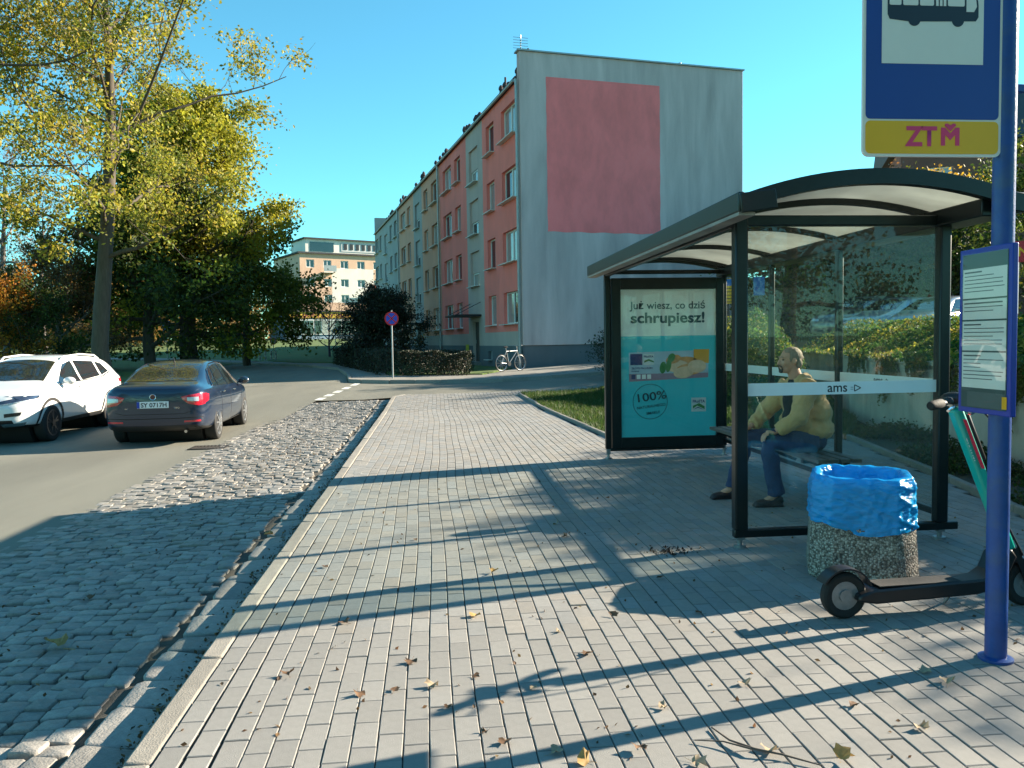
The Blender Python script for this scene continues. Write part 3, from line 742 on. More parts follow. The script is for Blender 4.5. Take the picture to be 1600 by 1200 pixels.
# ------------------------------------------------------------------ buildings on the right beyond the terrace
M_brick = mat('brown_plaster', (.17,.085,.065), .9, var=.15, vscale=2, bump=.3, bscale=20, stain=.2, sscale=.5)
M_grn = mat('dark_green_cladding', (.05,.075,.06), .8, var=.15, vscale=3)
def simple_house(name, label, px0, px1, pytop, pybase, D, depth, wallm, rz, wins, roofm=M_roof, pitched=False):
    a = atdepth(px0, pybase, D); b = atdepth(px1, pybase, D); L = (b-a).length*1.0; bz = a.z-1.5; ht = atdepth(px0, pytop, D).z - bz
    t = thing(name, label, 'building', (a.x, a.y, bz), rz)
    hs = []
    for (c, r0, r1, w) in wins:
        z0 = atdepth(px0, r0, D).z - bz; z1 = atdepth(px0, r1, D).z - bz; hs.append((c-w/2, c+w/2, z0, z1, 'w'))
    m = MB(); fwall(m, hs, lambda s,z: 0, L, ht); m.build('wall', wallm, t, smooth=False)
    m = MB(); m.quad((0,0,0),(0,depth,0),(0,depth,ht),(0,0,ht)); m.quad((L,0,0),(L,depth,0),(L,depth,ht),(L,0,ht)); m.quad((0,depth,0),(L,depth,0),(L,depth,ht),(0,depth,ht)); m.build('side_wall', wallm, t, smooth=False)
    if pitched:
        r = MB(); r.prism([(-.5,0),(depth+.5,0),(depth/2,depth*.38)], AX_YZ, -.4, L+.4); r.M = Matrix.Identity(4); ro = r.build('roof', roofm, t, smooth=False); ro.location = (0,0,ht)
    else: MB().box((L/2,depth/2,ht+.15), (L+.6,depth+.6,.3)).build('roof', roofm, t)
    for a0, b0, c0, d0, k in hs:
        w, h = b0-a0, d0-c0; m = MB()
        for (x, z, sx, sz) in ((w/2,.04,w,.08),(w/2,h-.04,w,.08),(.04,h/2,.08,h-.16),(w-.04,h/2,.08,h-.16),(w*.5,h/2,.08,h-.16)): m.box((x,.12,z),(sx,.06,sz))
        o = m.build('window', M_frame, t, smooth=False); o.location = (a0,0,c0); MB().box((w/2,.13,h/2),(w-.03,.02,h-.03)).build('pane', M_pane if random.random()<.6 else M_curt, o); MB().box((w/2,-.05,-.04),(w+.2,.2,.06)).build('sill', M_sill, o)
    return t
wins = []
for r in ((268,296),(326,352),(384,410),(438,464)):
    for c in (2.0, 5.2, 8.6, 12.4, 16.0, 19.5): wins.append((c, r[1], r[0], 1.25))
simple_house('tenement_house', 'brown plastered tenement with white windows behind the parked cars', 1405, 2100, 235, 486, 46.0, 11, M_brick, radians(-24), wins, pitched=True)
simple_house('garage_building', 'low flat grey building with a fence beside the grey gable', 1150, 1292, 442, 510, 52.0, 8, mat('grey_render', (.20,.21,.21), .9, var=.1), radians(6), [(4.9,500,470,.9)])
simple_house('green_house', 'dark green clad house with small white window among the trees', 1262, 1375, 392, 512, 44.0, 7, M_grn, radians(-10), [(1.2,492,456,.8),(3.2,492,456,.8)])
# ------------------------------------------------------------------ bus shelter
M_blk = mat('shelter_black_green', (.010,.016,.017), .32, .3, var=.25, vscale=5, stain=.2, sscale=3)
M_fas = mat('shelter_fascia_green', (.010,.022,.020), .4, .1, var=.2, vscale=3)
M_lip = mat('fascia_lip_grey', (.30,.27,.24), .5, .2, var=.2, vscale=5, stain=.3, sscale=3)
M_sheet = mat('roof_polycarbonate', (.52,.54,.50), .35, var=.10, vscale=2.0, trans=.62, stain=.25, sscale=1.2)
M_glass = glassmat('shelter_glass', (.925,.955,.94), .6, dirt=.02); M_glassb = glassmat('shelter_glass_back', (.935,.96,.945), .55, dirt=.008)
M_band = mat('glass_band_white', (.72,.74,.72), .5, var=.04); M_blacktext = mat('print_black', (.012,.012,.014), .5, var=0)
M_steel = mat('galvanised_foot', (.28,.29,.30), .4, .7, var=.2, vscale=20)
sh = thing('bus_shelter', 'dark framed glass bus shelter with arched roof and advert panel on the pavement', 'bus shelter', (2.97, 7.8, 0))
X0, X1 = 2.2, 3.75; PY = (5.61, 10.06); BYS = (5.61, 7.13, 8.63, 10.10)
def archz(x, top=2.63, sag=.17): return top - sag*((x-2.97)/.97)**2
posts = [(X0, PY[0], .095), (X0, PY[1], .075), (X1, BYS[0], .085), (X1, BYS[1], .06), (X1, BYS[2], .06), (X1, BYS[3], .06)]
for x, y, w in posts:
    p = wmb(sh).box((x, y, (.13+2.40)/2), (w, w, 2.40-.13)).build('post', M_blk, sh, bevel=.012)
    f = wmb(sh); f.cyl((x,y,.02), (x,y,.135), .018, 10); f.cyl((x,y,.0), (x,y,.02), .045, 12); f.box((x,y,.10), (w*.62,w*.62,.08)); f.build('foot', M_steel, p)
wmb(sh).beam((X0-.05,PY[0]-.002,.105), (X1+.13,PY[0]-.002,.105), .06, .06).build('bottom_rail', M_blk, sh, bevel=.008)
wmb(sh).beam((X0,PY[0],2.37), (X1,PY[0],2.37), .07, .075).build('top_rail', M_blk, sh, bevel=.008)
wmb(sh).beam((X0,PY[1],2.385), (X1,PY[1],2.385), .06, .05).build('top_rail', M_blk, sh, bevel=.008)
wmb(sh).beam((X1,PY[0],.2), (X1,BYS[3],.2), .05, .05).build('bottom_rail', M_blk, sh, bevel=.008)
wmb(sh).beam((X0,PY[0],2.36), (X0,PY[1],2.36), .06, .06).build('front_beam', M_blk, sh, bevel=.008)
wmb(sh).box((X1+.06,7.65,2.385), (.26,5.1,.12)).build('rear_gutter', M_blk, sh, bevel=.01)
# roof: fascias, arches and sheet
RY0, RY1 = 5.06, 10.22
fa = wmb(sh).box((2.0,(RY0+RY1)/2,2.415), (.045,RY1-RY0,.13)).build('front_fascia', M_fas, sh, bevel=.01)
wmb(sh).box((2.035,(RY0+RY1)/2,2.338), (.11,RY1-RY0-.01,.022)).build('lip', M_lip, fa)
wmb(sh).box((3.95,(RY0+RY1)/2,2.415), (.045,RY1-RY0,.13)).build('rear_fascia', M_fas, sh, bevel=.01)
def arch(y0, y1, th, m, name, top, xa=2.02, xb=3.93, low=0.0):
    n = 22; a = wmb(sh)
    poly = [(xa+(xb-xa)*i/n, archz(xa+(xb-xa)*i/n, top)) for i in range(n+1)]
    poly += [(x, z-th) for x, z in poly[::-1]]
    a.prism(poly, AX_XZ, y0, y1); return a.build(name, m, sh, ang=30)
arch(RY0-.02, RY0+.05, .10, M_blk, 'end_arch', 2.63)
for sx, x in ((-1,2.1), (1,3.84)):
    wmb(sh).box((x, RY0-.024, archz(x)-.065+(-.012)), (.24,.03,.125), R=Matrix.Rotation(-sx*.13, 3, 'Y').to_3x3().inverted()).build('corner_plate', M_blk, sh, bevel=.006)
arch(RY1-.05, RY1+.02, .08, M_blk, 'end_arch', 2.60)
for y in (5.75, 7.15, 8.6, 9.9): arch(y-.025, y+.025, .045, M_blk, 'roof_rib', 2.555, 2.05, 3.9)
def roofsheet(y0, y1):
    m = wmb(sh); n = 20; poly = [(2.02+1.91*i/n, archz(2.02+1.91*i/n, 2.575)) for i in range(n+1)]; poly += [(x, z-.01) for x, z in poly[::-1]]
    m.prism(poly, AX_XZ, y0, y1); return m.build('roof_sheet', M_sheet, sh, ang=30)
ys = [RY0+.055, 5.75, 7.15, 8.6, 9.9, RY1-.055]
for a, b in zip(ys[:-1], ys[1:]): roofsheet(a+.002, b-.002)
# glass
def pane(a, b, z0, z1, m, name='glass_pane'): return wmb(sh).beam((*a,(z0+z1)/2), (*b,(z0+z1)/2), .008, z1-z0).build(name, m, sh, smooth=False)
near = pane((X0+.048,PY[0]), (X1-.043,PY[0]), .15, 2.33, M_glass)
bandn = wmb(sh).box((2.975,PY[0]-.0065,1.155), (1.46,.003,.092)).build('glass_band', M_band, sh, smooth=False)
def amslogo(parent, M, s):
    lettering('ams', s, M_blacktext, parent, M, bold=.012, spacing=1.0)
    a = MB(M)
    for k, (x, l) in enumerate(((1.93,.22),(1.93,.22))): a.box((s*x, s*(.32 if k else .17), 0), (s*l, s*.035, .0005))
    P = [(2.13,.02),(2.13,.5),(2.62,.26)]; 
    for i in range(3):
        p, q = P[i], P[(i+1)%3]; a.beam((p[0]*s,p[1]*s,0), (q[0]*s,q[1]*s,0), .07*s, .0005)
    a.build('logo_arrow', M_blacktext, parent, smooth=False)
shi = Matrix.Translation(-Vector(sh.location))
amslogo(bandn, shi @ Matrix.Translation((2.86,PY[0]-.0085,1.127)) @ VERT, .098)
for a, b in zip(BYS[:-1], BYS[1:]):
    pane((X1,a+.045), (X1,b-.035), .235, 2.31, M_glassb)
    bb = wmb(sh).box((X1-.0065,(a+b)/2,1.155), (.003,b-a-.075,.092)).build('glass_band', M_band, sh, smooth=False)
    amslogo(bb, shi @ frame4((X1-.0085, (a+b)/2+.15, 1.127), (0,-1,0), (0,0,1)), .09)
# bench
M_wood = mat('bench_slat', (.10,.085,.07), .6, var=.2, vscale=10, stretch=(1,.1,1))
for k in range(4):
    wmb(sh).box((3.32+k*.105, 7.95, .45), (.085,2.75,.035)).build('bench_slat', M_wood, sh, bevel=.005)
for y in (6.85, 7.95, 9.05):
    m = wmb(sh); m.box((3.475,y,.415), (.42,.05,.03)); m.beam((3.66,y,.41), (3.74,y,.3), .04, .04); m.beam((3.34,y,.41), (3.72,y,.26), .03, .03); m.build('bench_bracket', M_blk, sh)
# advert light box at the far end
ax0, ax1, az0, az1 = 2.245, 3.715, .14, 2.31
bx = wmb(sh)
bx.box(((ax0+ax1)/2,10.09,(az0+az1)/2), (ax1-ax0,.10,az1-az0)); adb = bx.build('advert_case', M_blk, sh, bevel=.01)
fr = wmb(sh); px0, px1, pz0, pz1 = 2.365, 3.615, .275, 2.165; yf = 10.025
fr.box(((ax0+px0)/2,yf,(az0+az1)/2), (px0-ax0,.035,az1-az0-.004)); fr.box(((ax1+px1)/2,yf,(az0+az1)/2), (ax1-px1,.035,az1-az0-.004))
fr.box(((px0+px1)/2,yf,(az0+pz0)/2), (px1-px0-.002,.0345,pz0-az0)); fr.box(((px0+px1)/2,yf,(az1+pz1)/2), (px1-px0-.002,.0345,az1-pz1)); fr.build('advert_frame', M_blk, sh, bevel=.004)
wmb(sh).box(((ax0+ax1)/2, 10.06, .12), (ax1-ax0+.04,.06,.04)).build('bottom_rail', M_blk, sh, bevel=.006)
yp = 10.036
M_pgrey = mat('poster_pale', (.88,.86,.80), .5, var=.03); M_pteal = mat('poster_teal', (.04,.55,.60), .5, var=.03); M_pdark = mat('poster_ink', (.012,.055,.07), .5, var=0)
M_pblue = mat('poster_navy', (.02,.04,.15), .5, var=0); M_por = mat('poster_orange', (.85,.36,.03), .5, var=.1); M_pfood = mat('poster_food', (.75,.30,.08), .5, var=.35, vscale=14); M_pfood2 = mat('poster_food_pale', (.85,.52,.32), .5, var=.2, vscale=14); M_pgreen = mat('poster_green', (.06,.22,.05), .5, var=.2); M_pale2 = mat('poster_box_pale', (.45,.55,.62), .5, var=.08, vscale=5)
def pr(u, v): return (px0+(px1-px0)*u, pz0+(pz1-pz0)*v)
def flat(name, pts, m, lay, parent):
    q = wmb(sh); P = [pr(u,v) for u, v in pts]; q.add([(x, yp-.0012*lay, z) for x, z in P], [tuple(range(len(P)))]); return q.build(name, m, parent, smooth=False)
po = flat('poster', [(0,0),(1,0),(1,1),(0,1)], M_pteal, 0, sh)
flat('poster_top', [(0,.685),(1,.685),(1,1),(0,1)], M_pgrey, 1, po)
def ptext(t, u, v, s, m, width=None, lay=3, bold=.01, rot=0.0):
    x, z = pr(u, v); lettering(t, s, m, po, shi @ Matrix.Translation((x, yp-.0012*lay, z)) @ VERT @ Matrix.Rotation(rot, 4, 'Z'), bold=bold, width=width)
W_ = px1-px0
ptext('Już wiesz, co dziś', .105, .868, .135, M_pdark, width=W_*.79, bold=.012); ptext('schrupiesz!', .105, .775, .185, M_pdark, width=W_*.775, bold=.028)
flat('product_box', [(.085,.385),(.92,.405),(.92,.585),(.085,.575)], M_pale2, 1, po)
flat('product_box_side', [(.085,.378),(.92,.398),(.92,.43),(.085,.43)], mat('poster_mauve', (.35,.22,.28), .5, var=.1), 2, po)
flat('orange_corner', [(.765,.50),(.925,.495),(.93,.59),(.765,.59)], M_por, 3, po)
for k, (u, v, w, h, r, m) in enumerate([(.66,.50,.30,.042,.05,M_pfood),(.60,.475,.26,.045,-.05,M_pfood2),(.72,.455,.28,.04,.02,M_pfood),(.66,.435,.22,.04,.06,M_pfood2),(.80,.475,.2,.045,0,M_pfood2),(.55,.525,.16,.03,.12,M_pfood),(.50,.485,.06,.045,.5,M_pgreen),(.53,.535,.08,.03,.2,M_pgreen),(.44,.47,.07,.04,.2,M_pgreen)]):
    flat('food_print', [(u+w/2*cos(a)*(1 if abs(cos(a))<.9 else 1), v+h*sin(a)+r*w/2*cos(a)) for a in [2*pi*i/14 for i in range(14)]], m, 3+k*.4, po)
flat('logo_block', [(.10,.49),(.225,.49),(.225,.565),(.10,.565)], M_pblue, 3, po); flat('logo_block', [(.235,.49),(.35,.49),(.35,.565),(.235,.565)], mat('poster_white', (.66,.68,.66), .5, var=0), 3, po)
ptext('FRoSTA', .24, .54, .035, M_pblue, width=W_*.10, lay=5, bold=.03); flat('logo_wave', [(.245,.505),(.29,.517),(.345,.505),(.345,.515),(.29,.53),(.245,.518)], M_pgreen, 5, po)
ptext('ZŁOTE PALUSZKI', .11, .462, .033, M_pblue, width=W_*.22, lay=5, bold=.02); ptext('RYBNE', .11, .443, .026, M_pblue, width=W_*.08, lay=5, bold=.02)
for k in range(4): flat('pictogram', [(.11+k*.055,.395),(.15+k*.055,.395),(.15+k*.055,.425),(.11+k*.055,.425)], M_pblue if k == 0 else M_pgrey, 4, po)
flat('logo_tile', [(.74,.165),(.895,.165),(.895,.26),(.74,.26)], MATS['poster_white'], 2, po); ptext('FRoSTA', .752, .226, .05, M_pblue, width=W_*.13, lay=4, bold=.03)
flat('logo_wave', [(.755,.185),(.80,.205),(.88,.18),(.88,.2),(.82,.222),(.755,.205)], M_pgreen, 4, po); flat('logo_wave', [(.755,.178),(.81,.19),(.88,.175),(.81,.197)], M_pblue, 4.6, po)
q = wmb(sh); cx, cz = pr(.305, .24); q.tube([(cx+.225*cos(a), yp-.002, cz+.225*sin(a)) for a in [2*pi*i/36 for i in range(37)]], .0035, 4); q.build('print_ring', M_pdark, po)
ptext('100%', .15, .235, .15, M_pdark, width=W_*.30, lay=4, bold=.012, rot=.12); ptext('NATURALNEGO', .165, .188, .05, M_pdark, width=W_*.30, lay=4, bold=.01, rot=.12); ptext('SMAKU!', .265, .150, .05, M_pdark, width=W_*.14, lay=4, bold=.01, rot=.12)
wmb(sh).box(((px0+px1)/2, 10.018, (pz0+pz1)/2), (px1-px0,.004,pz1-pz0)).build('advert_glass', glassmat('advert_glass', (.97,.98,.98), .7, dirt=.008), sh, smooth=False)

# ------------------------------------------------------------------ bus stop sign
M_bluep = mat('sign_pole_blue', (.010,.055,.24), .42, var=.22, vscale=9, stain=.7, sscale=7, staincol=(.05,.085,.17), bump=.15, bscale=60); M_signb = mat('sign_blue', (.006,.045,.26), .45, var=.04); M_signw = mat('sign_white', (.86,.72,.65), .5, var=.03)
M_signy = mat('sign_yellow_panel', (.95,.42,.004), .5, var=.04); M_signp = mat('sign_pink', (.85,.03,.14), .5, var=0); M_ink = mat('sign_ink', (.012,.018,.035), .5, var=0)
PXX, PYY = 2.61, 3.47
bs = thing('bus_stop_sign', 'tall blue bus stop post with bus pictogram plate and yellow strip', 'bus stop sign', (PXX, PYY, 0))
wmb(bs).tube([(PXX,PYY,0),(PXX,PYY,3.35)], .0475, 20).build('pole', M_bluep, bs)
ft = wmb(bs); ft.lathe([(.075,0),(.075,.012),(.05,.02)], (PXX,PYY,0), 20); ft.build('base_flange', M_bluep, bs)
def rr(x0, x1, z0, z1, r, n=5):
    P = []
    for cx, cz, a0 in ((x1-r,z1-r,0), (x0+r,z1-r,90), (x0+r,z0+r,180), (x1-r,z0+r,270)):
        for i in range(n+1):
            a = radians(a0+90*i/n); P.append((cx+r*cos(a), cz+r*sin(a)))
    return P
YS = PYY-.02
def plate(name, P, y0, y1, m, parent): return wmb(bs).prism(P, AX_XZ, y0, y1).build(name, m, parent, smooth=False)
sg = plate('sign_plate', rr(1.915,2.572,2.335,3.26,.03), YS-.006, YS+.006, M_signw, bs)
plate('blue_field', rr(1.928,2.558,2.50,3.247,.022), YS-.008, YS-.0062, M_signb, sg); plate('yellow_strip', rr(1.928,2.558,2.348,2.492,.022), YS-.008, YS-.0062, M_signy, sg)
plate('white_field', [(2.0,2.742),(2.478,2.742),(2.478,3.21),(2.0,3.21)], YS-.0095, YS-.0081, M_signw, sg)
bp = plate('bus_pictogram', [(2.025,2.955),(2.035,2.935),(2.13,2.925),(2.44,2.932),(2.452,2.95),(2.452,3.0),(2.43,3.15),(2.41,3.165),(2.03,3.165),(2.025,3.15)], YS-.0108, YS-.0096, M_ink, sg)
for x in (2.15, 2.355): plate('wheel', [(x+.029*cos(a), 2.935+.029*sin(a)) for a in [2*pi*i/18 for i in range(18)]], YS-.0109, YS-.0096, M_ink, bp)
for x0, x1 in ((2.033,2.088),(2.096,2.167),(2.175,2.24),(2.306,2.385)): plate('window', rr(x0,x1,2.995,3.14,.006,2), YS-.012, YS-.0109, M_signw, bp)
for x0, x1 in ((2.25,2.262),(2.268,2.28),(2.286,2.298)): plate('window', [(x0,2.995),(x1,2.995),(x1,3.14),(x0,3.14)], YS-.012, YS-.0109, M_signw, bp)
plate('window', [(2.394,2.972),(2.43,2.972),(2.443,2.995),(2.425,3.14),(2.394,3.14)], YS-.012, YS-.0109, M_signw, bp)
bsi = Matrix.Translation(-Vector(bs.location))
lettering('ZT', .118, M_signp, sg, bsi @ Matrix.Translation((2.118,YS-.0095,2.384)) @ VERT, bold=.035, width=.152)
mm = [(2.283,2.384),(2.283,2.464),(2.303,2.464),(2.327,2.438),(2.351,2.464),(2.371,2.464),(2.371,2.384),(2.351,2.384),(2.351,2.432),(2.327,2.408),(2.303,2.432),(2.303,2.384)]
plate('lettering', mm, YS-.0095, YS-.0082, M_signp, sg)
plate('heart', [(2.327,2.448),(2.300,2.472),(2.303,2.481),(2.315,2.482),(2.327,2.474),(2.339,2.482),(2.351,2.481),(2.354,2.472)], YS-.0095, YS-.0082, M_signp, sg)
for z in (2.6, 3.05): wmb(bs).box((PXX-.05,PYY+.035,z), (.13,.07,.03)).build('clamp', M_bluep, bs, bevel=.004)
wmb(bs).box((PXX+.075,PYY+.02,2.655), (.07,.03,.035)).build('bracket', M_bluep, bs, bevel=.003)
# timetable case, fixed to the same post, facing the road
tx = 2.545; ty0, ty1, tz0, tz1 = 3.30, 3.655, 1.165, 1.935
tcse = wmb(bs).box((tx,(ty0+ty1)/2,(tz0+tz1)/2), (.028,ty1-ty0,tz1-tz0)).build('timetable_case', mat('timetable_blue', (.01,.03,.30), .35, var=.08), bs, bevel=.004)
wmb(bs).box((tx-.0148,(ty0+ty1)/2,(tz0+tz1)/2), (.002,ty1-ty0-.05,tz1-tz0-.05)).build('backing', mat('case_backing', (.05,.08,.08), .5, var=.1), tcse, smooth=False)
M_paper = mat('timetable_paper', (.80,.74,.68), .7, var=.05, vscale=3)
zs = [tz0+.115, 1.455, 1.60, 1.70, 1.845]; names = 0
for a, b in zip(zs[:-1], zs[1:]):
    pp = wmb(bs).box((tx-.0166,(ty0+ty1)/2,(a+b)/2), (.0012,ty1-ty0-.06,b-a-.008)).build('timetable_sheet', M_paper, tcse, smooth=False)
    ln = wmb(bs)
    for k in range(int((b-a)/.02)-1):
        wl = random.choice((.12,.2,.26,.27)); ln.box((tx-.0174, ty1-.04-wl/2, b-.02-k*.018), (.0004, wl, .004 if k else .007))
    ln.build('printed_lines', mat('print_grey', (.12,.12,.12), .7, var=0), pp, smooth=False)
wmb(bs).box((tx-.0168,(ty0+ty1)/2-.02,tz0+.065), (.0016,ty1-ty0-.10,.07)).build('info_strip', mat('info_grey', (.10,.12,.12), .5), tcse, smooth=False)
wmb(bs).box((tx-.0168,ty0+.035,tz0+.06), (.0018,.03,.055)).build('yellow_sticker', M_signy, tcse, smooth=False)
wmb(bs).box((tx-.019,(ty0+ty1)/2,(tz0+tz1)/2), (.002,ty1-ty0-.045,tz1-tz0-.045)).build('cover', glassmat('case_cover', (.95,.96,.95), .5), tcse, smooth=False)

# ------------------------------------------------------------------ litter bin with blue bag
M_aggr = bpy.data.materials.new('exposed_aggregate'); M_aggr.use_nodes = True
def _aggr(m):
    nt = m.node_tree; N = nt.nodes; L = nt.links; p = N['Principled BSDF']; p.inputs['Roughness'].default_value = .8
    tc = N.new('ShaderNodeTexCoord'); vo = N.new('ShaderNodeTexVoronoi'); vo.inputs['Scale'].default_value = 85
    L.new(tc.outputs['Object'], vo.inputs['Vector'])
    rp = N.new('ShaderNodeValToRGB'); e = rp.color_ramp.elements
    e[0].color = (.10,.085,.07,1); e[1].color = (.55,.50,.42,1); k = rp.color_ramp.elements.new(.45); k.color = (.27,.23,.18,1); k = rp.color_ramp.elements.new(.7); k.color = (.36,.33,.29,1)
    sp = N.new('ShaderNodeSeparateColor'); L.new(vo.outputs['Color'], sp.inputs[0]); L.new(sp.outputs[0], rp.inputs[0])
    mr = N.new('ShaderNodeMapRange'); mr.inputs[1].default_value = .35; mr.inputs[2].default_value = .75; mr.inputs[3].default_value = 1; mr.inputs[4].default_value = .35; L.new(vo.outputs['Distance'], mr.inputs[0])
    sc = N.new('ShaderNodeVectorMath'); sc.operation = 'SCALE'; L.new(rp.outputs[0], sc.inputs[0]); L.new(mr.outputs[0], sc.inputs['Scale']); L.new(sc.outputs[0], p.inputs['Base Color'])
    b = N.new('ShaderNodeBump'); b.inputs['Distance'].default_value = .006; b.invert = True; L.new(vo.outputs['Distance'], b.inputs['Height']); L.new(b.outputs[0], p.inputs['Normal'])
_aggr(M_aggr)
M_bag = mat('blue_bag_plastic', (.01,.36,.80), .25, var=.10, vscale=8, bump=.8, bscale=30, spec=.7, trans=.28, stretch=(1,1,3.0))
M_bag.node_tree.nodes['Principled BSDF'].inputs['Roughness'].default_value = .16
lb = thing('litter_bin', 'pebble concrete litter bin lined with bright blue plastic bag', 'litter bin', (2.745, 4.93, 0), radians(-24))
def sqr(a, R, cham=.62):
    """radius of a square with cut corners, half width R"""
    c, s = abs(cos(a)), abs(sin(a)); return min(R/max(c, s), R*(1+cham)/(c+s))
NB = 48
def binring(R, z, extra=None):
    return [((sqr(2*pi*i/NB, R)+(extra(i) if extra else 0))*cos(2*pi*i/NB), (sqr(2*pi*i/NB, R)+(extra(i) if extra else 0))*sin(2*pi*i/NB), z) for i in range(NB)]
def loft(mb, rings, mi=0):
    n = len(rings[0]); vs = [p for r in rings for p in r]
    fs = [(i*n+j, i*n+(j+1)%n, (i+1)*n+(j+1)%n, (i+1)*n+j) for i in range(len(rings)-1) for j in range(n)]
    return mb.add(vs, fs, mi)
bb = MB(); loft(bb, [binring(.318,.0), binring(.325,.03), binring(.292,.55), binring(.285,.60), binring(.27,.615), binring(.255,.605), binring(.25,.2), binring(.02,.18)]); bb.build('concrete_body', M_aggr, lb, ang=28)
from mathutils import noise as mnoise
NBG = 220
def crease(a, z):
    """sharp thin folds running round and slantwise, as on a stretched bin liner"""
    w = ((a-pi/2) % (2*pi)) - pi; c, s_ = cos(a), sin(a); v = 0
    for q, amp, fz, sl in ((1.1,.011,16,2.2), (1.9,.008,34,-3.0), (3.4,.0045,60,5.0), (1.4,.006,9,-6.0)):
        n = mnoise.noise(Vector((c*q+7*q, s_*q, z*fz+w*sl))); v += amp*max(0, 1-abs(n)*3.2)
    return v + .008*mnoise.noise(Vector((c*2, s_*2, z*5)))
prof_ = [(.297,.335),(.300,.355),(.301,.38),(.300,.41),(.299,.44),(.297,.47),(.295,.50),(.293,.53),(.291,.56),(.289,.585),(.286,.61),(.281,.632),(.272,.648),(.258,.654),(.243,.652),(.229,.643),(.217,.625),(.209,.59),(.203,.54),(.197,.47),(.185,.40),(.15,.345),(.02,.33)]
_p = np.array(prof_); _t = np.linspace(0, len(prof_)-1, 67); prof_ = list(zip(np.interp(_t, np.arange(len(_p)), _p[:,0]), np.interp(_t, np.arange(len(_p)), _p[:,1])))
rings = []
for k3, (R, z) in enumerate(prof_):
    k = k3/3
    r = []
    for i in range(NBG):
        a = 2*pi*i/NBG; zz2 = z
        if k < 4: zz2 += (.030*sin(a*2+1.0)+.012*sin(a*5)+.012*mnoise.noise(Vector((cos(a)*4,sin(a)*4,7))))*(1-k/4)
        if 9 <= k <= 17: zz2 += .010*mnoise.noise(Vector((cos(a)*5,sin(a)*5,z*3)))
        q = sqr(a, R) + .003 + (crease(a, z) if k < 13 else .8*crease(a, z*1.6+1))
        if k < 4: q += .006*mnoise.noise(Vector((cos(a)*9,sin(a)*9,2)))
        r.append((q*cos(a), q*sin(a), zz2))
    rings.append(r)
bg = MB(); loft(bg, rings); bo = bg.build('bag', M_bag, lb, ang=75)

# ------------------------------------------------------------------ electric scooter
M_sblk = mat('scooter_black', (.012,.012,.014), .35, var=.2, vscale=10); M_teal = mat('scooter_teal', (.0,.36,.28), .3, var=.06, coat=.4); M_rub = mat('rubber', (.012,.012,.012), .8, var=.2, bump=.2)
M_tagr = mat('tag_red', (.65,.02,.06), .5, var=.05); M_tagw = mat('tag_white', (.75,.75,.75), .5, var=0); M_chrome = mat('polished_metal', (.6,.6,.62), .12, 1.0, var=0)
sc = thing('electric_scooter', 'parked electric scooter with teal stem and black deck beside the blue post', 'scooter', (2.19, 4.10, 0), atan2(.06,1.1))
def wheel(x, nm='wheel'):
    R = Matrix.Rotation(radians(90), 3, 'X')
    w = MB().lathe([(.075,-.018),(.09,-.028),(.112,-.03),(.124,-.02),(.128,0),(.124,.02),(.112,.03),(.09,.028),(.075,.018)], (x,0,.128), 28, R=R, closed=False).build(nm, M_rub, sc)
    r = MB(); r.lathe([(.02,-.03),(.035,-.03),(.035,.03),(.02,.03)], (x,0,.128), 16, R=R)
    for k in range(5):
        a = 2*pi*k/5; r.beam((x+.02*cos(a),0,.128+.02*sin(a)), (x+.082*cos(a),0,.128+.082*sin(a)), .03, .018)
    r.lathe([(.074,-.02),(.084,-.02),(.084,.02),(.074,.02)], (x,0,.128), 24, R=R); r.build('rim', M_steel, w)
wheel(0); wheel(1.10)
dk = MB()
prof = [(.09,.09),(.78,.105),(.86,.14),(.93,.27),(.96,.30),(.99,.29),(.95,.19),(.90,.12),(.84,.175+.02),(.80,.185),(.14,.168),(.09,.15)]
prof = [(.05,.105),(.16,.085),(.76,.10),(.86,.12),(.95,.20),(1.0,.30),(.965,.345),(.90,.31),(.86,.22),(.80,.185),(.14,.165),(.06,.14)]
dk.prism(prof, AX_XZ, -.072, .072); dk.build('deck', M_sblk, sc, bevel=.012, ang=30)
MB().box((.48,0,.178), (.60,.12,.006)).build('deck_mat', M_rub, sc)
fe = MB(); n = 12
for side in (0,): 
    pts = [(.155*cos(a), .155*sin(a)) for a in [radians(20+130*i/n) for i in range(n+1)]]; pts += [(.146*cos(a), .146*sin(a)) for a in [radians(150-130*i/n) for i in range(n+1)]]
    fe.prism([(x, z+.128) for x, z in pts], AX_XZ, -.045, .045)
fe.build('rear_fender', M_sblk, sc, ang=40)
fe = MB(); pts = [(1.1+.155*cos(a), .128+.155*sin(a)) for a in [radians(10+110*i/n) for i in range(n+1)]]; pts += [(1.1+.146*cos(a), .128+.146*sin(a)) for a in [radians(120-110*i/n) for i in range(n+1)]]
fe.prism(pts, AX_XZ, -.04, .04); fe.build('front_fender', M_sblk, sc, ang=40)
fk = MB()
for s in (-1,1): fk.beam((1.10,s*.045,.128), (1.01,s*.035,.34), .016, .035)
fk.build('fork', M_sblk, sc)
s0, s1 = Vector((1.01,0,.30)), Vector((.655,0,1.13)); sd = (s1-s0).normalized()
MB().beam(s0, s1, .058, .07, up=(0,1,0)).build('stem', M_teal, sc, bevel=.015)
nrm = Vector((sd.z,0,-sd.x))
p0 = s0.lerp(s1,.62)+nrm*.043; p1 = s0.lerp(s1,.96)+nrm*.043
MB().beam(p0, p1, .045, .034, up=(0,1,0)).build('lock_box', M_sblk, sc, bevel=.012)
c0 = s0.lerp(s1,.60); c1 = s0.lerp(s1,.93)
tg = MB().beam(c0-Vector((0,.031,0)), c1-Vector((0,.031,0)), .0022, .062, up=(0,1,0)); tg = tg.build('tag', M_tagr, sc, smooth=False)
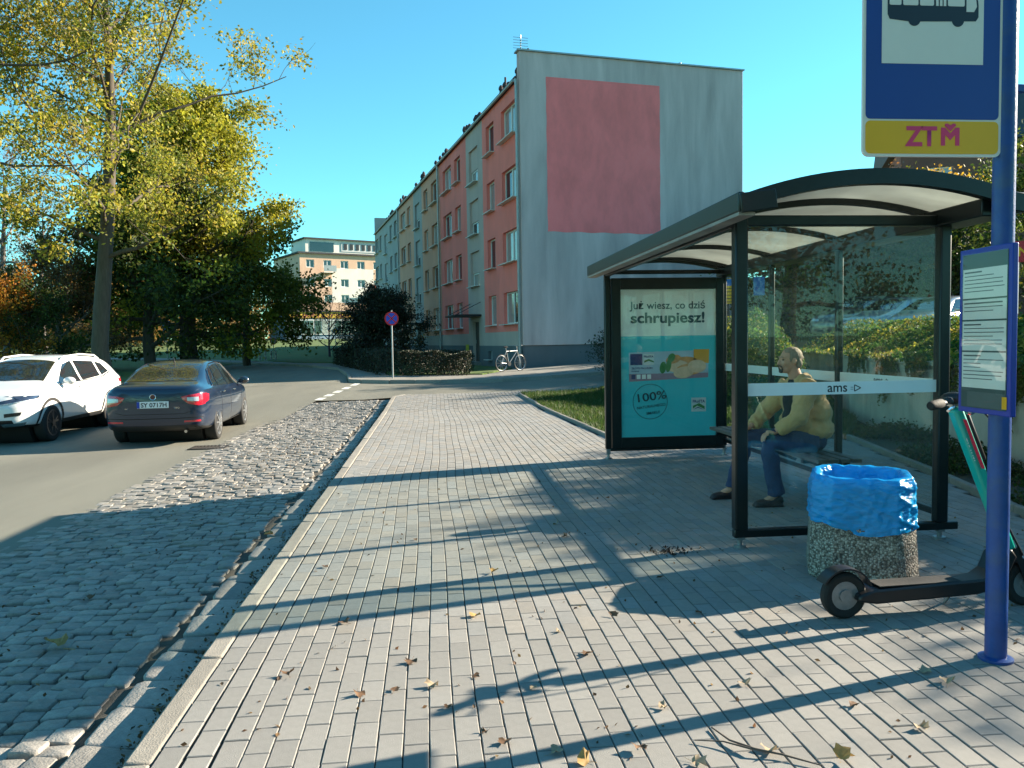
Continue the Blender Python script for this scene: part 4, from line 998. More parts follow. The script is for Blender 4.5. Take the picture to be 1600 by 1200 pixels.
tm = frame4(c1-sd*.10-nrm*.022+Vector((0,-.0335,0))+nrm*.0, -sd, Vector((0,-1,0)).cross(-sd))
lettering('GRATIS!', .05, M_tagw, tg, tm, bold=.02, width=.145)
lettering('ZA', .026, M_tagw, tg, frame4(c1-sd*.03-nrm*.012+Vector((0,-.0335,0)), -sd, Vector((0,-1,0)).cross(-sd)), bold=.02)
HBM = Matrix.Translation((.655,0,0)) @ Matrix.Rotation(radians(-58),4,'Z') @ Matrix.Translation((-.655,0,0))     # bars turned to one side
hb = MB(HBM); hb.tube([(.66,-.31,1.165),(.655,-.18,1.17),(.65,0,1.15),(.655,.18,1.17),(.66,.31,1.165)], .017, 10); hb.build('handlebar', M_sblk, sc)
for s in (-1,1):
    MB(HBM).tube([(.66,s*.19,1.168),(.66,s*.20,1.168),(.66,s*.32,1.164),(.66,s*.335,1.163)], [.022,.026,.025,.018], 14).build('grip', M_rub, sc)
    MB(HBM).tube([(.66,s*.15,1.165),(.72,s*.19,1.155),(.735,s*.30,1.14)], .008, 6).build('brake_lever', M_chrome, sc)
    MB(HBM).ell((.66,s*.10,1.17), (.03,.022,.03), 10).build('clamp', M_sblk, sc)
MB(HBM).ell((.655,0,1.185), (.075,.05,.035), 14).build('display', M_sblk, sc)
MB(HBM).ell((.735,0,1.13), (.03,.03,.035), 12).build('headlight', M_lampx if 'M_lampx' in globals() else M_chrome, sc)
MB().tube([(.70,-.12,1.15),(.82,-.10,1.05),(.86,-.03,.8),(.95,-.03,.5),(1.05,-.05,.3)], .006, 6).build('brake_cable', M_sblk, sc)
MB().tube([(.72,.06,.1),(.70,.12,.0)], .008, 6).build('kickstand', M_steel, sc)
# ------------------------------------------------------------------ cars
def paint(name, c, metal=.0, rough=.28): return mat(name, c, rough, metal, var=.03, vscale=2, coat=1.0)
M_cwhite = paint('car_paint_white', (.70,.70,.69)); M_cblue = paint('car_paint_navy', (.008,.020,.048), .2); M_csilver = paint('car_paint_silver', (.42,.44,.46), .6); M_cgrey = paint('car_paint_grey', (.10,.10,.11), .4)
M_cglass = mat('car_glass', (.012,.016,.018), .03, var=0, spec=1.0, coat=.6); M_plas = mat('car_black_plastic', (.018,.018,.019), .55, var=.15); M_alloy = mat('alloy_rim', (.50,.51,.52), .28, .85, var=.05); M_alloyd = mat('alloy_rim_dark', (.05,.05,.055), .3, .7, var=.1)
M_tyre = mat('tyre', (.014,.014,.014), .75, var=.2, bump=.2); M_tail = mat('tail_lamp_red', (.55,.012,.03), .12, var=.25, vscale=20, spec=.9, coat=1); M_lampc = mat('lamp_clear', (.45,.50,.55), .08, var=.3, vscale=25, spec=1, coat=1); M_lampd = mat('lamp_dark', (.03,.04,.07), .06, var=.3, vscale=18, spec=1, coat=1)
M_under = mat('car_underside', (.008,.008,.008), .9, var=0); M_plate = mat('number_plate', (.68,.70,.70), .4, var=.02); M_eu = mat('plate_blue', (.01,.04,.35), .5, var=0); M_crm = mat('chrome_trim', (.55,.56,.57), .12, 1.0, var=0); M_mesh = mat('grille_black', (.006,.006,.007), .4, var=.3, vscale=60)
CAR = {
 'sedan': dict(wb=2.64, tr=.315, W=.895, axr=-1.32, axf=1.32, arch=.375, st=[
  # x, halfwidth, zbot, zbelt, roof half width, zroofedge, ztop
  (-2.28,.56,.42,.80,.40,.86,.88), (-2.25,.74,.32,.90,.62,.98,1.0), (-2.16,.82,.27,.95,.70,1.03,1.06), (-2.0,.865,.24,.965,.72,1.055,1.085), (-1.72,.888,.22,.97,.70,1.075,1.105),
  (-1.45,.893,.21,.965,.655,1.16,1.20), (-1.05,.895,.20,.955,.60,1.325,1.365), (-.62,.895,.20,.945,.575,1.405,1.455), (-.1,.895,.20,.935,.57,1.43,1.49), (.35,.895,.20,.93,.58,1.405,1.465),
  (.75,.893,.20,.925,.62,1.245,1.30), (1.12,.888,.20,.925,.67,1.04,1.085), (1.35,.882,.21,.905,.69,.955,.99), (1.7,.865,.22,.845,.66,.89,.92), (2.0,.80,.24,.74,.58,.79,.82), (2.17,.68,.28,.62,.5,.66,.69), (2.24,.48,.36,.54,.36,.56,.58)]),
 'suv': dict(wb=2.65, tr=.345, W=.905, axr=-1.32, axf=1.33, arch=.415, st=[
  (-2.22,.56,.50,.98,.46,1.04,1.06), (-2.19,.74,.40,1.06,.60,1.14,1.17), (-2.10,.84,.34,1.09,.64,1.24,1.28), (-1.95,.88,.30,1.10,.63,1.36,1.40), (-1.65,.90,.28,1.09,.615,1.48,1.525), (-1.2,.905,.27,1.06,.605,1.535,1.585),
  (-.6,.905,.27,1.035,.60,1.55,1.61), (-.05,.905,.27,1.02,.60,1.535,1.60), (.35,.905,.27,1.015,.615,1.46,1.53), (.75,.903,.27,1.015,.655,1.28,1.345), (1.1,.897,.27,1.02,.70,1.12,1.165), (1.35,.89,.28,1.00,.71,1.04,1.08), (1.7,.875,.29,.95,.68,.985,1.02),
  (1.98,.82,.31,.86,.61,.91,.945), (2.12,.72,.34,.76,.54,.80,.83), (2.19,.54,.42,.66,.42,.69,.71)]),
 'hatch': dict(wb=2.55, tr=.31, W=.87, axr=-1.25, axf=1.30, arch=.37, st=[
  (-2.02,.56,.46,.86,.46,.92,.94), (-1.99,.74,.34,.95,.60,1.02,1.05), (-1.90,.82,.28,.98,.63,1.14,1.18), (-1.7,.86,.24,.98,.61,1.30,1.34), (-1.3,.87,.22,.97,.59,1.41,1.45), (-.6,.87,.21,.95,.575,1.44,1.495), (-.1,.87,.21,.94,.57,1.435,1.49), (.35,.87,.21,.93,.58,1.38,1.44),
  (.8,.865,.21,.925,.63,1.18,1.23), (1.15,.86,.21,.92,.66,1.01,1.05), (1.45,.845,.22,.87,.65,.92,.95), (1.75,.80,.24,.78,.58,.82,.85), (1.94,.68,.29,.64,.5,.68,.70), (2.0,.48,.37,.56,.36,.58,.6)]),
}
def section(st):
    x, w, zb, zl, wr, zr, zt = st; zm = zb + .42*(zl-zb)
    return [(0,zb), (.80*w,zb), (.955*w,zb+.05), (.99*w,zm-.06), (1.0*w,zm+.10), (.985*w,zl-.10), (.955*w,zl-.012), (.935*w*.75+wr*.25-.012,zl+.25*(zr-zl)), (.5*(.935*w+wr)-.006,zl+.5*(zr-zl)), (wr+.02,zr-.035), (wr-.05,zr+.02), (wr*.62,zt-.012), (0,zt)]
def car_body(spec):
    rows = []
    for st in spec['st']:
        h = section(st); full = [(-y, z) for y, z in h[::-1][:-1]] + [(y, z) for y, z in h]     # top centre -> left.. -> bottom -> right -> top
        full = full[:-1]
        rows.append([(st[0], y, z) for y, z in full])
    mb = MB(); n = len(rows[0]); vs = [p for r in rows for p in r]
    fs = [(i*n+j, i*n+(j+1)%n, (i+1)*n+(j+1)%n, (i+1)*n+j) for i in range(len(rows)-1) for j in range(n)]
    fs += [tuple(range(n)), tuple(range((len(rows)-1)*n, len(rows)*n))]
    mb.add(vs, fs)
    o = mb.build('tmpbody', M_under, None); s = o.modifiers.new('s', 'SUBSURF'); s.levels = s.render_levels = 2
    return applied(o, 'body')
class Skin:
    """projects flat outlines on to the body surface"""
    def __init__(s, me): s.b = BVHTree.FromPolygons([v.co.copy() for v in me.vertices], [tuple(p.vertices) for p in me.polygons])
    def hit(s, view, u, v, side, off):
        if view == 'side': o = Vector((u, side*3, v)); d = Vector((0,-side,0))
        elif view == 'end': o = Vector((side*5, u, v)); d = Vector((-side,0,0))
        else: o = Vector((u, v, 4)); d = Vector((0,0,-1))
        p, n, i, dist = s.b.ray_cast(o, d)
        if p is None:
            p, n, i, dist = s.b.find_nearest(Vector((u, side*.9, v)) if view == 'side' else (Vector((side*2.2, u, v)) if view == 'end' else Vector((u,v,1))))
        if n.dot(d) > 0: n = -n
        return p + n*off
    def patch(s, mb, view, low, up, side=1, off=.005, nu=14, nv=6, mi=0):
        def along(poly, t):
            L = [0]
            for a, b in zip(poly[:-1], poly[1:]): L.append(L[-1]+hypot(b[0]-a[0], b[1]-a[1]))
            k = t*L[-1]
            for i in range(len(poly)-1):
                if k <= L[i+1]+1e-9:
                    q = (k-L[i])/max(1e-9, L[i+1]-L[i]); return (poly[i][0]+(poly[i+1][0]-poly[i][0])*q, poly[i][1]+(poly[i+1][1]-poly[i][1])*q)
            return poly[-1]
        mb.grid(lambda a, b: (lambda p, q: s.hit(view, p[0]+(q[0]-p[0])*b, p[1]+(q[1]-p[1])*b, side, off))(along(low, a), along(up, a)), nu, nv, mi)
        return mb
    def line(s, mb, view, pts, side=1, off=.001, r=.004, n=14, mi=0):
        P = []
        for a, b in zip(pts[:-1], pts[1:]):
            for i in range(n): P.append(s.hit(view, a[0]+(b[0]-a[0])*i/n, a[1]+(b[1]-a[1])*i/n, side, off))
        P.append(s.hit(view, *pts[-1], side, off)); mb.tube(P, r, 5, mi); return mb
def car_wheel(t, x, side, R, W, rimm, spokes=5, style=0):
    y = side*(W-.115); Q = Matrix.Rotation(radians(90), 3, 'X'); rr_ = R*.68
    w = MB().lathe([(rr_,-.10),(rr_+.02,-.105),(R*.93,-.105),(R*.985,-.09),(R,-.06),(R,.06),(R*.985,.09),(R*.93,.105),(rr_+.02,.105),(rr_,.10)], (x,y,R), 36, R=Q).build('wheel', M_tyre, t, ang=50)
    r = MB(); yo = side*.092
    r.lathe([(rr_-.02,-.10),(rr_+.012,-.107),(rr_+.012,.107),(rr_-.02,.10)], (x,y,R), 36, R=Q, closed=True)
    for k in range(spokes):
        a = 2*pi*k/spokes+.3
        for da in ((-.11,.11) if style else (0,)):
            p = Vector((x+.045*cos(a), y+yo, R+.045*sin(a))); q = Vector((x+rr_*.985*cos(a+da*1.6), y+yo*.9, R+rr_*.985*sin(a+da*1.6)))
            r.beam(p, q, .03, .034 if style else .055, up=(0,1,0))
    r.cyl((x,y+yo*.6,R), (x,y+yo*1.25,R), .062, 16); r.build('rim', rimm, w, ang=30)
    MB().cyl((x,y-.02*side,R), (x,y+.02*side,R), rr_-.01, 24).build('brake_disc', M_under, w)
def make_car(kind, name, label, cat, loc, rz, paintm, rim, group=None, detail=True):
    sp = CAR[kind]; t = thing(name, label, cat, loc, rz, group); W = sp['W']
    key = 'body_'+kind
    if key not in MATS: MATS[key] = car_body(sp); MATS[key+'s'] = Skin(MATS[key])
    sk = MATS[key+'s']; me = MATS[key].copy(); me.materials.clear()
    for m in (paintm, M_under): me.materials.append(m)
    for p in me.polygons: p.use_smooth = True; p.material_index = 1 if p.normal.z < -.6 and p.center.z < .4 else 0
    body = linkobj('body', me, t)
    for k, x in enumerate((sp['axr'], sp['axf'])):
        cut = MB().cyl((x,-1.3,sp['tr']), (x,1.3,sp['tr']), sp['arch'], 40).build('cutter', M_under)
        b = body.modifiers.new('arch', 'BOOLEAN'); b.operation = 'DIFFERENCE'; b.object = cut; b.solver = 'EXACT'
        b.material_mode = 'TRANSFER'
        dg = bpy.context.evaluated_depsgraph_get(); nm = bpy.data.meshes.new_from_object(body.evaluated_get(dg)); body.modifiers.clear(); body.data = nm; bpy.data.objects.remove(cut)
    body.data.name = 'body'; body.data.set_sharp_from_angle(angle=radians(42))
    for x in (sp['axr'], sp['axf']):
        for s in (-1,1): car_wheel(t, x, s, sp['tr'], W, rim, 5 if kind != 'sedan' else 9, kind == 'suv')
        MB().cyl((x,-W+.26,sp['tr']), (x,W-.26,sp['tr']), sp['arch']-.02, 24).build('wheel_well', M_under, t)
    return t, sk
def side_glass(t, sk, panes, trim=None):
    for s in (-1,1):
        for low, up in panes: sk.patch(MB(), 'side', low, up, s, .006).build('side_window', M_cglass, t)
        if trim:
            m = MB(); sk.line(m, 'side', trim, s, .010, .011); m.build('window_trim', M_crm, t)
def seams(t, sk, lines):
    m = MB()
    for s in (-1,1):
        for L in lines: sk.line(m, 'side', L, s, -.0005, .0035, 8)
    m.build('door_seams', M_under, t)
def mirror(t, x, y, z, m, side, fwd=1):
    o = MB().ell((x, side*(y+.11), z), (.075,.115,.075), 14); o.beam((x+.02,side*(y-.02),z-.05), (x,side*(y+.06),z-.03), .05, .03); o = o.build('mirror', m, t)
    MB().ell((x-.045*fwd, side*(y+.115), z), (.035,.095,.058), 12).build('mirror_glass', M_cglass, o)
def handles(t, sk, pts, m):
    for s in (-1,1):
        for x, z in pts:
            a = sk.hit('side', x-.09, z, s, .022); b = sk.hit('side', x+.09, z, s, .022); MB().beam(a, b, .02, .028).build('door_handle', m, t, bevel=.006)
# ---- blue saloon, driving away
sp_ = gnd(266, 688, -.2)
a_ = gnd(195, 688.5, -.2); b_ = gnd(340, 687.5, -.2); mid = (a_+b_)/2
SH = radians(93.0)           # heading
off = Vector((cos(SH), sin(SH)))*1.32
car1, sk = make_car('sedan', 'blue_saloon_car', 'dark blue saloon car driving away past the cobbled layby', 'car', (mid.x-.02+off.x, mid.y+off.y, RZ(mid.x, mid.y+1)), SH, M_cblue, M_alloy)
side_glass(car1, sk, [([(-.98,.985),(-.22,.965)], [(-.72,1.33),(-.18,1.375)]), ([(-.13,.962),(.86,.945)], [(-.10,1.378),(.34,1.34)]), ([(-1.34,1.0),(-1.03,.985)], [(-1.07,1.22),(-.80,1.315)])], trim=[(-1.40,1.0),(-1.03,1.28),(-.6,1.385),(-.1,1.405),(.3,1.375),(.95,.96)])
seams(car1, sk, [[(-1.05,.97),(-1.0,.55),(-.93,.26),(-.15,.25),(-.16,.95)], [(-.15,.25),(.95,.27),(1.0,.6),(.95,.93)]])
sk.patch(MB(), 'top', [(-1.70,-.60),(-1.74,0),(-1.70,.60)], [(-.86,-.50),(-.84,0),(-.86,.50)], 1, .005, 16, 8).build('rear_window', M_cglass, car1)
sk.patch(MB(), 'top', [(1.14,-.62),(1.2,0),(1.14,.62)], [(.40,-.52),(.38,0),(.40,.52)], 1, .005, 16, 8).build('windscreen', M_cglass, car1)
for s in (-1,1):
    tl = MB(); sk.patch(tl, 'end', [(s*.50,.80),(s*.58,.735),(s*.74,.70),(s*.82,.72)], [(s*.46,.855),(s*.58,.885),(s*.74,.905),(s*.83,.90)], -1, .008, 14, 6)
    tl = tl.build('tail_lamp', M_tail, car1)
    m = MB(); sk.patch(m, 'side', [(-2.20,.72),(-1.98,.775)], [(-2.20,.905),(-1.93,.885)], s, .008, 8, 4); m.build('lamp_wrap', M_tail, tl)
    m = MB(); sk.patch(m, 'end', [(s*.56,.785),(s*.74,.775)], [(s*.56,.845),(s*.74,.85)], -1, .013, 8, 3); m.build('lamp_lens', M_lampc, tl)
    m = MB(); sk.patch(m, 'end', [(s*.5,.415),(s*.76,.42)], [(s*.5,.445),(s*.76,.452)], -1, .006, 8, 2); m.build('reflector', M_tail, car1)
    m = MB(); sk.patch(m, 'end', [(s*.42,.60),(s*.74,.64)], [(s*.42,.72),(s*.70,.75)], 1, .006, 8, 3); m.build('headlamp', M_lampc, car1)
    mirror(car1, .80, .86, 1.0, M_cblue, s)
handles(car1, sk, [(-.82,.86),(.18,.845)], M_crm)
xp = sk.hit('end', 0, .72, -1, 0).x
pl_ = MB().box((xp-.012,0,.73), (.016,.52,.115)).build('number_plate', M_plate, car1, bevel=.003)
MB().box((xp-.0215,.236,.73), (.002,.045,.108)).build('plate_band', M_eu, pl_)
lettering('SY 0717H', .105, M_blacktext, pl_, frame4((xp-.0215,.195,.692), (0,-1,0), (0,0,1)), bold=.02, width=.42)
m = MB(); m.lathe([(.036,0),(.05,.006),(.056,.0)], (0,0,0), 24); m.M = Matrix.Identity(4); eb = m.build('emblem', M_crm, car1); eb.rotation_euler = (0,-pi/2,0); eb.location = (xp-.004,0,.86)
MB().cyl((-.008,0,0),(.002,0,0), .036, 20).build('emblem_disc', mat('emblem_dark', (.10,.02,.02), .3), car1).location = (xp-.006,0,.86)
m = MB(); sk.line(m, 'end', [(-.80,.50),(-.4,.485),(.4,.485),(.80,.50)], -1, .001, .006, 10); m.build('bumper_crease', M_under, car1)
m = MB(); sk.line(m, 'end', [(-.62,.60),(-.5,.565),(.5,.565),(.62,.60)], -1, -.001, .004, 10); sk.line(m, 'end', [(-.64,.99),(.64,.99)], -1, -.001, .003, 10); m.build('boot_seam', M_under, car1)
m = MB(); sk.patch(m, 'end', [(-.72,.30),(0,.28),(.72,.30)], [(-.70,.37),(0,.36),(.70,.37)], -1, .005, 16, 3); m.build('bumper_lower', M_plas, car1)
lettering('TIPO', .045, M_crm, car1, frame4((xp-.010,-.34,.655), (0,-1,0), (0,0,1)), bold=.02); lettering('FIAT', .03, M_crm, car1, frame4((xp-.010,.46,.655), (0,-1,0), (0,0,1)), bold=.02)
MB().tube([(-.80,0,1.42),(-.86,0,1.52)], [.014,.006], 6).build('aerial', M_plas, car1)
MB().tube([(-2.12,-.52,.27),(-2.27,-.52,.255)], .026, 10).build('exhaust', M_crm, car1)
# ---- white SUV, oncoming
f_ = gnd(85, 689, -.2); r_ = gnd(167, 667, -.2)
SUVH = radians(-90.5)
ctr = Vector((-7.20-.80, 17.0))
car2, sk = make_car('suv', 'white_suv_car', 'white crossover car with roof rails coming along the opposite lane', 'car', (ctr.x, ctr.y, RZ(-8,17)), SUVH, M_cwhite, M_alloyd)
side_glass(car2, sk, [([(-1.02,1.13),(-.14,1.075)], [(-1.0,1.44),(-.14,1.475)]), ([(-.04,1.07),(.86,1.05)], [(-.04,1.475),(.32,1.41)]), ([(-1.55,1.21),(-1.12,1.14)], [(-1.36,1.385),(-1.10,1.43)])], trim=[(-1.55,1.19),(-1.05,1.10),(-.1,1.06),(.9,1.035)])
seams(car2, sk, [[(-1.1,1.08),(-1.0,.6),(-.9,.36),(-.1,.35),(-.1,1.05)], [(-.1,.35),(.92,.36),(1.0,.7),(.95,1.0)]])
sk.patch(MB(), 'top', [(1.14,-.66),(1.2,0),(1.14,.66)], [(.37,-.54),(.34,0),(.37,.54)], 1, .006, 16, 8).build('windscreen', M_cglass, car2)
sk.patch(MB(), 'end', [(-.56,1.14),(.56,1.14)], [(-.5,1.42),(.5,1.42)], -1, .005, 10, 5).build('rear_window', M_cglass, car2)
for s in (-1,1):
    hl = MB(); sk.patch(hl, 'end', [(s*.36,.745),(s*.60,.775),(s*.78,.815)], [(s*.38,.80),(s*.60,.85),(s*.78,.875)], 1, .008, 12, 4); hl = hl.build('headlamp', M_lampd, car2)
    m = MB(); sk.patch(m, 'side', [(1.72,.84),(2.05,.795)], [(1.70,.885),(2.03,.885)], s, .008, 8, 3); m.build('lamp_wrap', M_lampd, hl)
    m = MB(); sk.line(m, 'end', [(s*.36,.735),(s*.60,.765),(s*.78,.805)], 1, .010, .010, 8); m.build('day_light', M_lampc, hl)
    m = MB(); sk.patch(m, 'end', [(s*.46,.52),(s*.70,.55)], [(s*.46,.585),(s*.72,.61)], 1, .007, 8, 3); m.build('fog_lamp', M_mesh, car2)
    m = MB(); sk.patch(m, 'end', [(s*.40,.345),(s*.72,.37)], [(s*.40,.405),(s*.76,.425)], 1, .009, 8, 3); m.build('skid_trim', M_crm, car2)
    m = MB(); sk.patch(m, 'side', [(-.88,.275),(.88,.275)], [(-.90,.40),(.90,.385)], s, .007, 20, 3); m.build('sill_cladding', M_plas, car2)
    for x0 in (-1.32, 1.33):
        m = MB(); n = 18
        m.grid(lambda a, b: sk.hit('side', x0+(.415+.055*b)*cos(radians(-8+196*a)), .345+(.415+.055*b)*sin(radians(-8+196*a)), s, .008), n, 2); m.build('arch_trim', M_plas, car2)
    rl = MB(); rl.tube([(.28,s*.56,1.46),(.1,s*.57,1.56),(-.6,s*.575,1.60),(-1.3,s*.57,1.57),(-1.55,s*.56,1.49)], .017, 8); rl.build('roof_rail', M_cwhite if s else M_crm, car2)
    mirror(car2, .80, .87, 1.10, M_cwhite, s)
    tl = MB(); sk.patch(tl, 'side', [(-2.12,.93),(-1.86,.97)], [(-2.12,1.04),(-1.84,1.035)], s, .008, 6, 3); tl.build('tail_lamp', M_tail, car2)
handles(car2, sk, [(-.92,.97),(.10,.955)], M_cwhite)
m = MB(); sk.patch(m, 'end', [(-.30,.60),(-.16,.52),(.16,.52),(.30,.60)], [(-.36,.79),(-.3,.80),(.3,.80),(.36,.79)], 1, .006, 14, 5); m.build('grille', M_mesh, car2)
m = MB(); sk.line(m, 'end', [(-.35,.80),(-.17,.55),(.17,.55),(.35,.80)], 1, .010, .018, 8); m.build('grille_chrome', M_crm, car2)
m = MB(); sk.patch(m, 'end', [(-.62,.36),(.62,.36)], [(-.58,.47),(.58,.47)], 1, .006, 14, 3); m.build('lower_grille', M_mesh, car2)
xf = sk.hit('end', 0, .50, 1, 0).x; MB().box((xf+.012,0,.50), (.016,.52,.115)).build('number_plate', M_plate, car2, bevel=.003)
# ---- parked cars on the terrace behind the shelter
def parked(label, kind, px, D, rz, pm):
    p = atdepth(px, 490, D); tz = terrz(p.x, p.y)+.065
    t, k = make_car(kind, 'parked_car', label, 'car', (p.x, p.y, tz), rz, pm, M_alloy)
    if kind == 'hatch':
        side_glass(t, k, [([(-1.45,1.0),(-.3,.975)], [(-1.25,1.32),(-.3,1.385)]), ([(-.2,.97),(.85,.95)], [(-.2,1.385),(.32,1.33)])])
        k.patch(MB(), 'top', [(1.12,-.6),(1.16,0),(1.12,.6)], [(.40,-.52),(.38,0),(.40,.52)], 1, .006, 12, 6).build('windscreen', M_cglass, t); k.patch(MB(), 'end', [(-.52,1.03),(.52,1.03)], [(-.48,1.30),(.48,1.30)], -1, .006, 10, 4).build('rear_window', M_cglass, t)
    else:
        side_glass(t, k, [([(-1.02,1.13),(-.14,1.075)], [(-1.0,1.44),(-.14,1.475)]), ([(-.04,1.07),(.86,1.05)], [(-.04,1.475),(.32,1.41)])])
        k.patch(MB(), 'top', [(1.14,-.66),(1.2,0),(1.14,.66)], [(.37,-.54),(.34,0),(.37,.54)], 1, .006, 12, 6).build('windscreen', M_cglass, t)
    for s in (-1,1):
        mirror(t, .80, .84, 1.03, pm, s); m = MB(); zz_ = .70 if kind == 'hatch' else .80
        k.patch(m, 'end', [(s*.40,zz_-.05),(s*.68,zz_-.03)], [(s*.40,zz_+.02),(s*.66,zz_+.05)], 1, .008, 6, 3); m.build('headlamp', M_lampc, t)
    return t
parked('dark grey estate car parked behind the hedge with a roof load', 'suv', 1350, 26.5, radians(214), M_cgrey)
parked('silver hatchback parked behind the hedge next to the dark grey car', 'hatch', 1405, 25.2, radians(205), M_csilver)
parked('pale hatchback parked behind the hedge, nearest to the tenement', 'hatch', 1472, 24.0, radians(205), M_csilver)
# ------------------------------------------------------------------ seated man in the shelter
M_skin = mat('skin', (.58,.28,.18), .5, var=.12, vscale=18, bump=.1); M_jack = mat('tan_jacket', (.56,.33,.13), .75, var=.12, vscale=7, bump=.5, bscale=28, sheen=.2); M_jean = mat('jeans', (.022,.038,.095), .85, var=.25, vscale=9, bump=.4, bscale=60)
M_shoe = mat('dark_shoe', (.022,.012,.014), .5, var=.2); M_hair = mat('grey_brown_hair', (.26,.19,.14), .75, var=.35, vscale=40, bump=.6, bscale=120, stretch=(1,1,.4)); M_shirt = mat('black_shirt', (.012,.012,.016), .8, var=.2); M_eye = mat('eye', (.04,.03,.025), .2, var=0); M_lip = mat('lips', (.30,.11,.09), .5, var=.1)
mn = thing('person', 'seated person in tan jacket and blue jeans with hands on knees in the shelter', 'person', (3.42, 7.15, 0))
def V3(*a): return Vector(a)
def remesh(mb, name, m, vox, it=4, disp=0.0, dsz=.08, parent=None):
    o = mb.build('tmp', m, None); r = o.modifiers.new('r', 'REMESH'); r.mode = 'VOXEL'; r.voxel_size = vox; r.use_smooth_shade = True
    s = o.modifiers.new('s', 'SMOOTH'); s.factor = .5; s.iterations = it
    if disp:
        tx_ = bpy.data.textures.new(name, 'CLOUDS'); tx_.noise_scale = dsz; tx_.noise_depth = 2
        d = o.modifiers.new('d', 'DISPLACE'); d.texture = tx_; d.strength = disp; d.mid_level = .5
    me = applied(o, name); me.materials.clear(); me.materials.append(m)
    return linkobj(name, me, parent)
HIPS = {-1: V3(3.44,7.045,.57), 1: V3(3.44,7.255,.57)}
KNEE = {-1: V3(2.99,6.955,.585), 1: V3(2.95,7.345,.575)}; ANK = {-1: V3(3.055,6.925,.10), 1: V3(2.80,7.335,.10)}
SHO = {-1: V3(3.37,6.965,1.075), 1: V3(3.37,7.335,1.075)}; ELB = {-1: V3(3.235,6.865,.805), 1: V3(3.17,7.43,.82)}; WRI = {-1: V3(3.055,6.93,.685), 1: V3(2.99,7.345,.69)}
HD = V3(3.285,7.15,1.315)                       # head centre
def hd(f, l, u): return HD + V3(-f, -l, u)
b = wmb(mn)
b.tube([V3(3.46,7.15,.55), V3(3.47,7.15,.75), V3(3.42,7.15,.95), V3(3.38,7.15,1.07)], [.14,.13,.135,.11], 16); b.tube([V3(3.38,7.15,1.05), V3(3.345,7.15,1.15), hd(-.01,0,-.03)], [.066,.062,.058], 14)
for s in (-1,1):
    b.tube([HIPS[s], HIPS[s].lerp(KNEE[s],.5), KNEE[s], KNEE[s].lerp(ANK[s],.3), ANK[s]], [.085,.075,.055,.052,.036], 12); b.tube([V3(3.40,7.15,1.03), SHO[s]+V3(.01,-s*.02,-.03), SHO[s].lerp(ELB[s],.5), ELB[s], WRI[s]], [.05,.042,.04,.036,.028], 12)
    b.tube([ANK[s], ANK[s]+V3(-.10,0,-.05)], [.036,.03], 10)
    # hand resting over the knee: palm plus five unequal bent fingers
    w = WRI[s]; b.ell(w+V3(-.045,0,-.012), (.052,.041,.018), 12, R=Matrix.Rotation(.3,3,'Y'))
    for k, (dy, ln) in enumerate(((-.030,.060),(-.010,.074),(.011,.070),(.031,.055))):
        p0 = w+V3(-.078,dy,-.02); p1 = p0+V3(-ln*.48,dy*.15,-ln*.22); p2 = p1+V3(-ln*.24,0,-ln*.5); p3 = p2+V3(-ln*.02,0,-ln*.35); b.tube([p0,p1,p2,p3], [.0105,.010,.0092,.0082], 8)
    t0 = w+V3(-.03,-s*.036,-.014); b.tube([t0, t0+V3(-.03,-s*.022,-.012), t0+V3(-.052,-s*.026,-.028)], [.0125,.011,.0092], 8)
# head
b.ell(hd(-.012,0,.03), (.098,.077,.088), 20); b.ell(hd(.018,0,-.02), (.078,.068,.085), 18); b.ell(hd(.035,0,-.075), (.055,.052,.045), 16); b.ell(hd(.07,0,-.098), (.026,.03,.02), 12)
b.ell(hd(.082,0,.028), (.016,.05,.014), 12); b.tube([hd(.085,0,.02), hd(.104,0,-.012), hd(.112,0,-.030), hd(.092,0,-.038)], [.011,.0135,.016,.014], 10)
for s in (-1,1):
    b.ell(hd(.058,s*.042,-.022), (.028,.024,.024), 10); b.ell(hd(-.012,s*.078,-.005), (.018,.010,.034), 12); b.ell(hd(.098,s*.012,-.032), (.010,.008,.008), 8)
b.ell(hd(.086,0,-.055), (.013,.026,.008), 10); b.ell(hd(.083,0,-.068), (.012,.022,.008), 10)
remesh(b, 'body', M_skin, .0062, 2, parent=mn)
for s in (-1,1):
    e = wmb(mn).ell(hd(.078,s*.031,.008), (.010,.014,.008), 10).build('eye', M_eye, mn); wmb(mn).tube([hd(.096,s*.012,.030), hd(.094,s*.032,.036), hd(.082,s*.05,.030)], [.005,.006,.004], 6).build('eyebrow', M_hair, mn)
wmb(mn).tube([hd(.095,-.02,-.060), hd(.101,0,-.0605), hd(.095,.02,-.060)], .004, 6).build('lips', M_lip, mn)
h = wmb(mn); h.ell(hd(-.020,0,.042), (.098,.083,.086), 24)
for k in range(6):
    a = random.uniform(-2.6,2.6); u = random.uniform(-.01,.10); r = sqrt(max(.05, 1-((u-.042)/.086)**2)); f = -.02-.098*r*cos(a); l = .083*r*sin(a)
    if f < .05: h.ell(hd(f, l, u), (.016,.014,.02), 6)
for s in (-1,1): h.ell(hd(-.062,s*.052,-.03), (.038,.028,.045), 10); h.ell(hd(.022,s*.072,.012), (.012,.008,.032), 8)
ho = remesh(h, 'hair', M_hair, .0065, 3, disp=.003, dsz=.02, parent=mn)
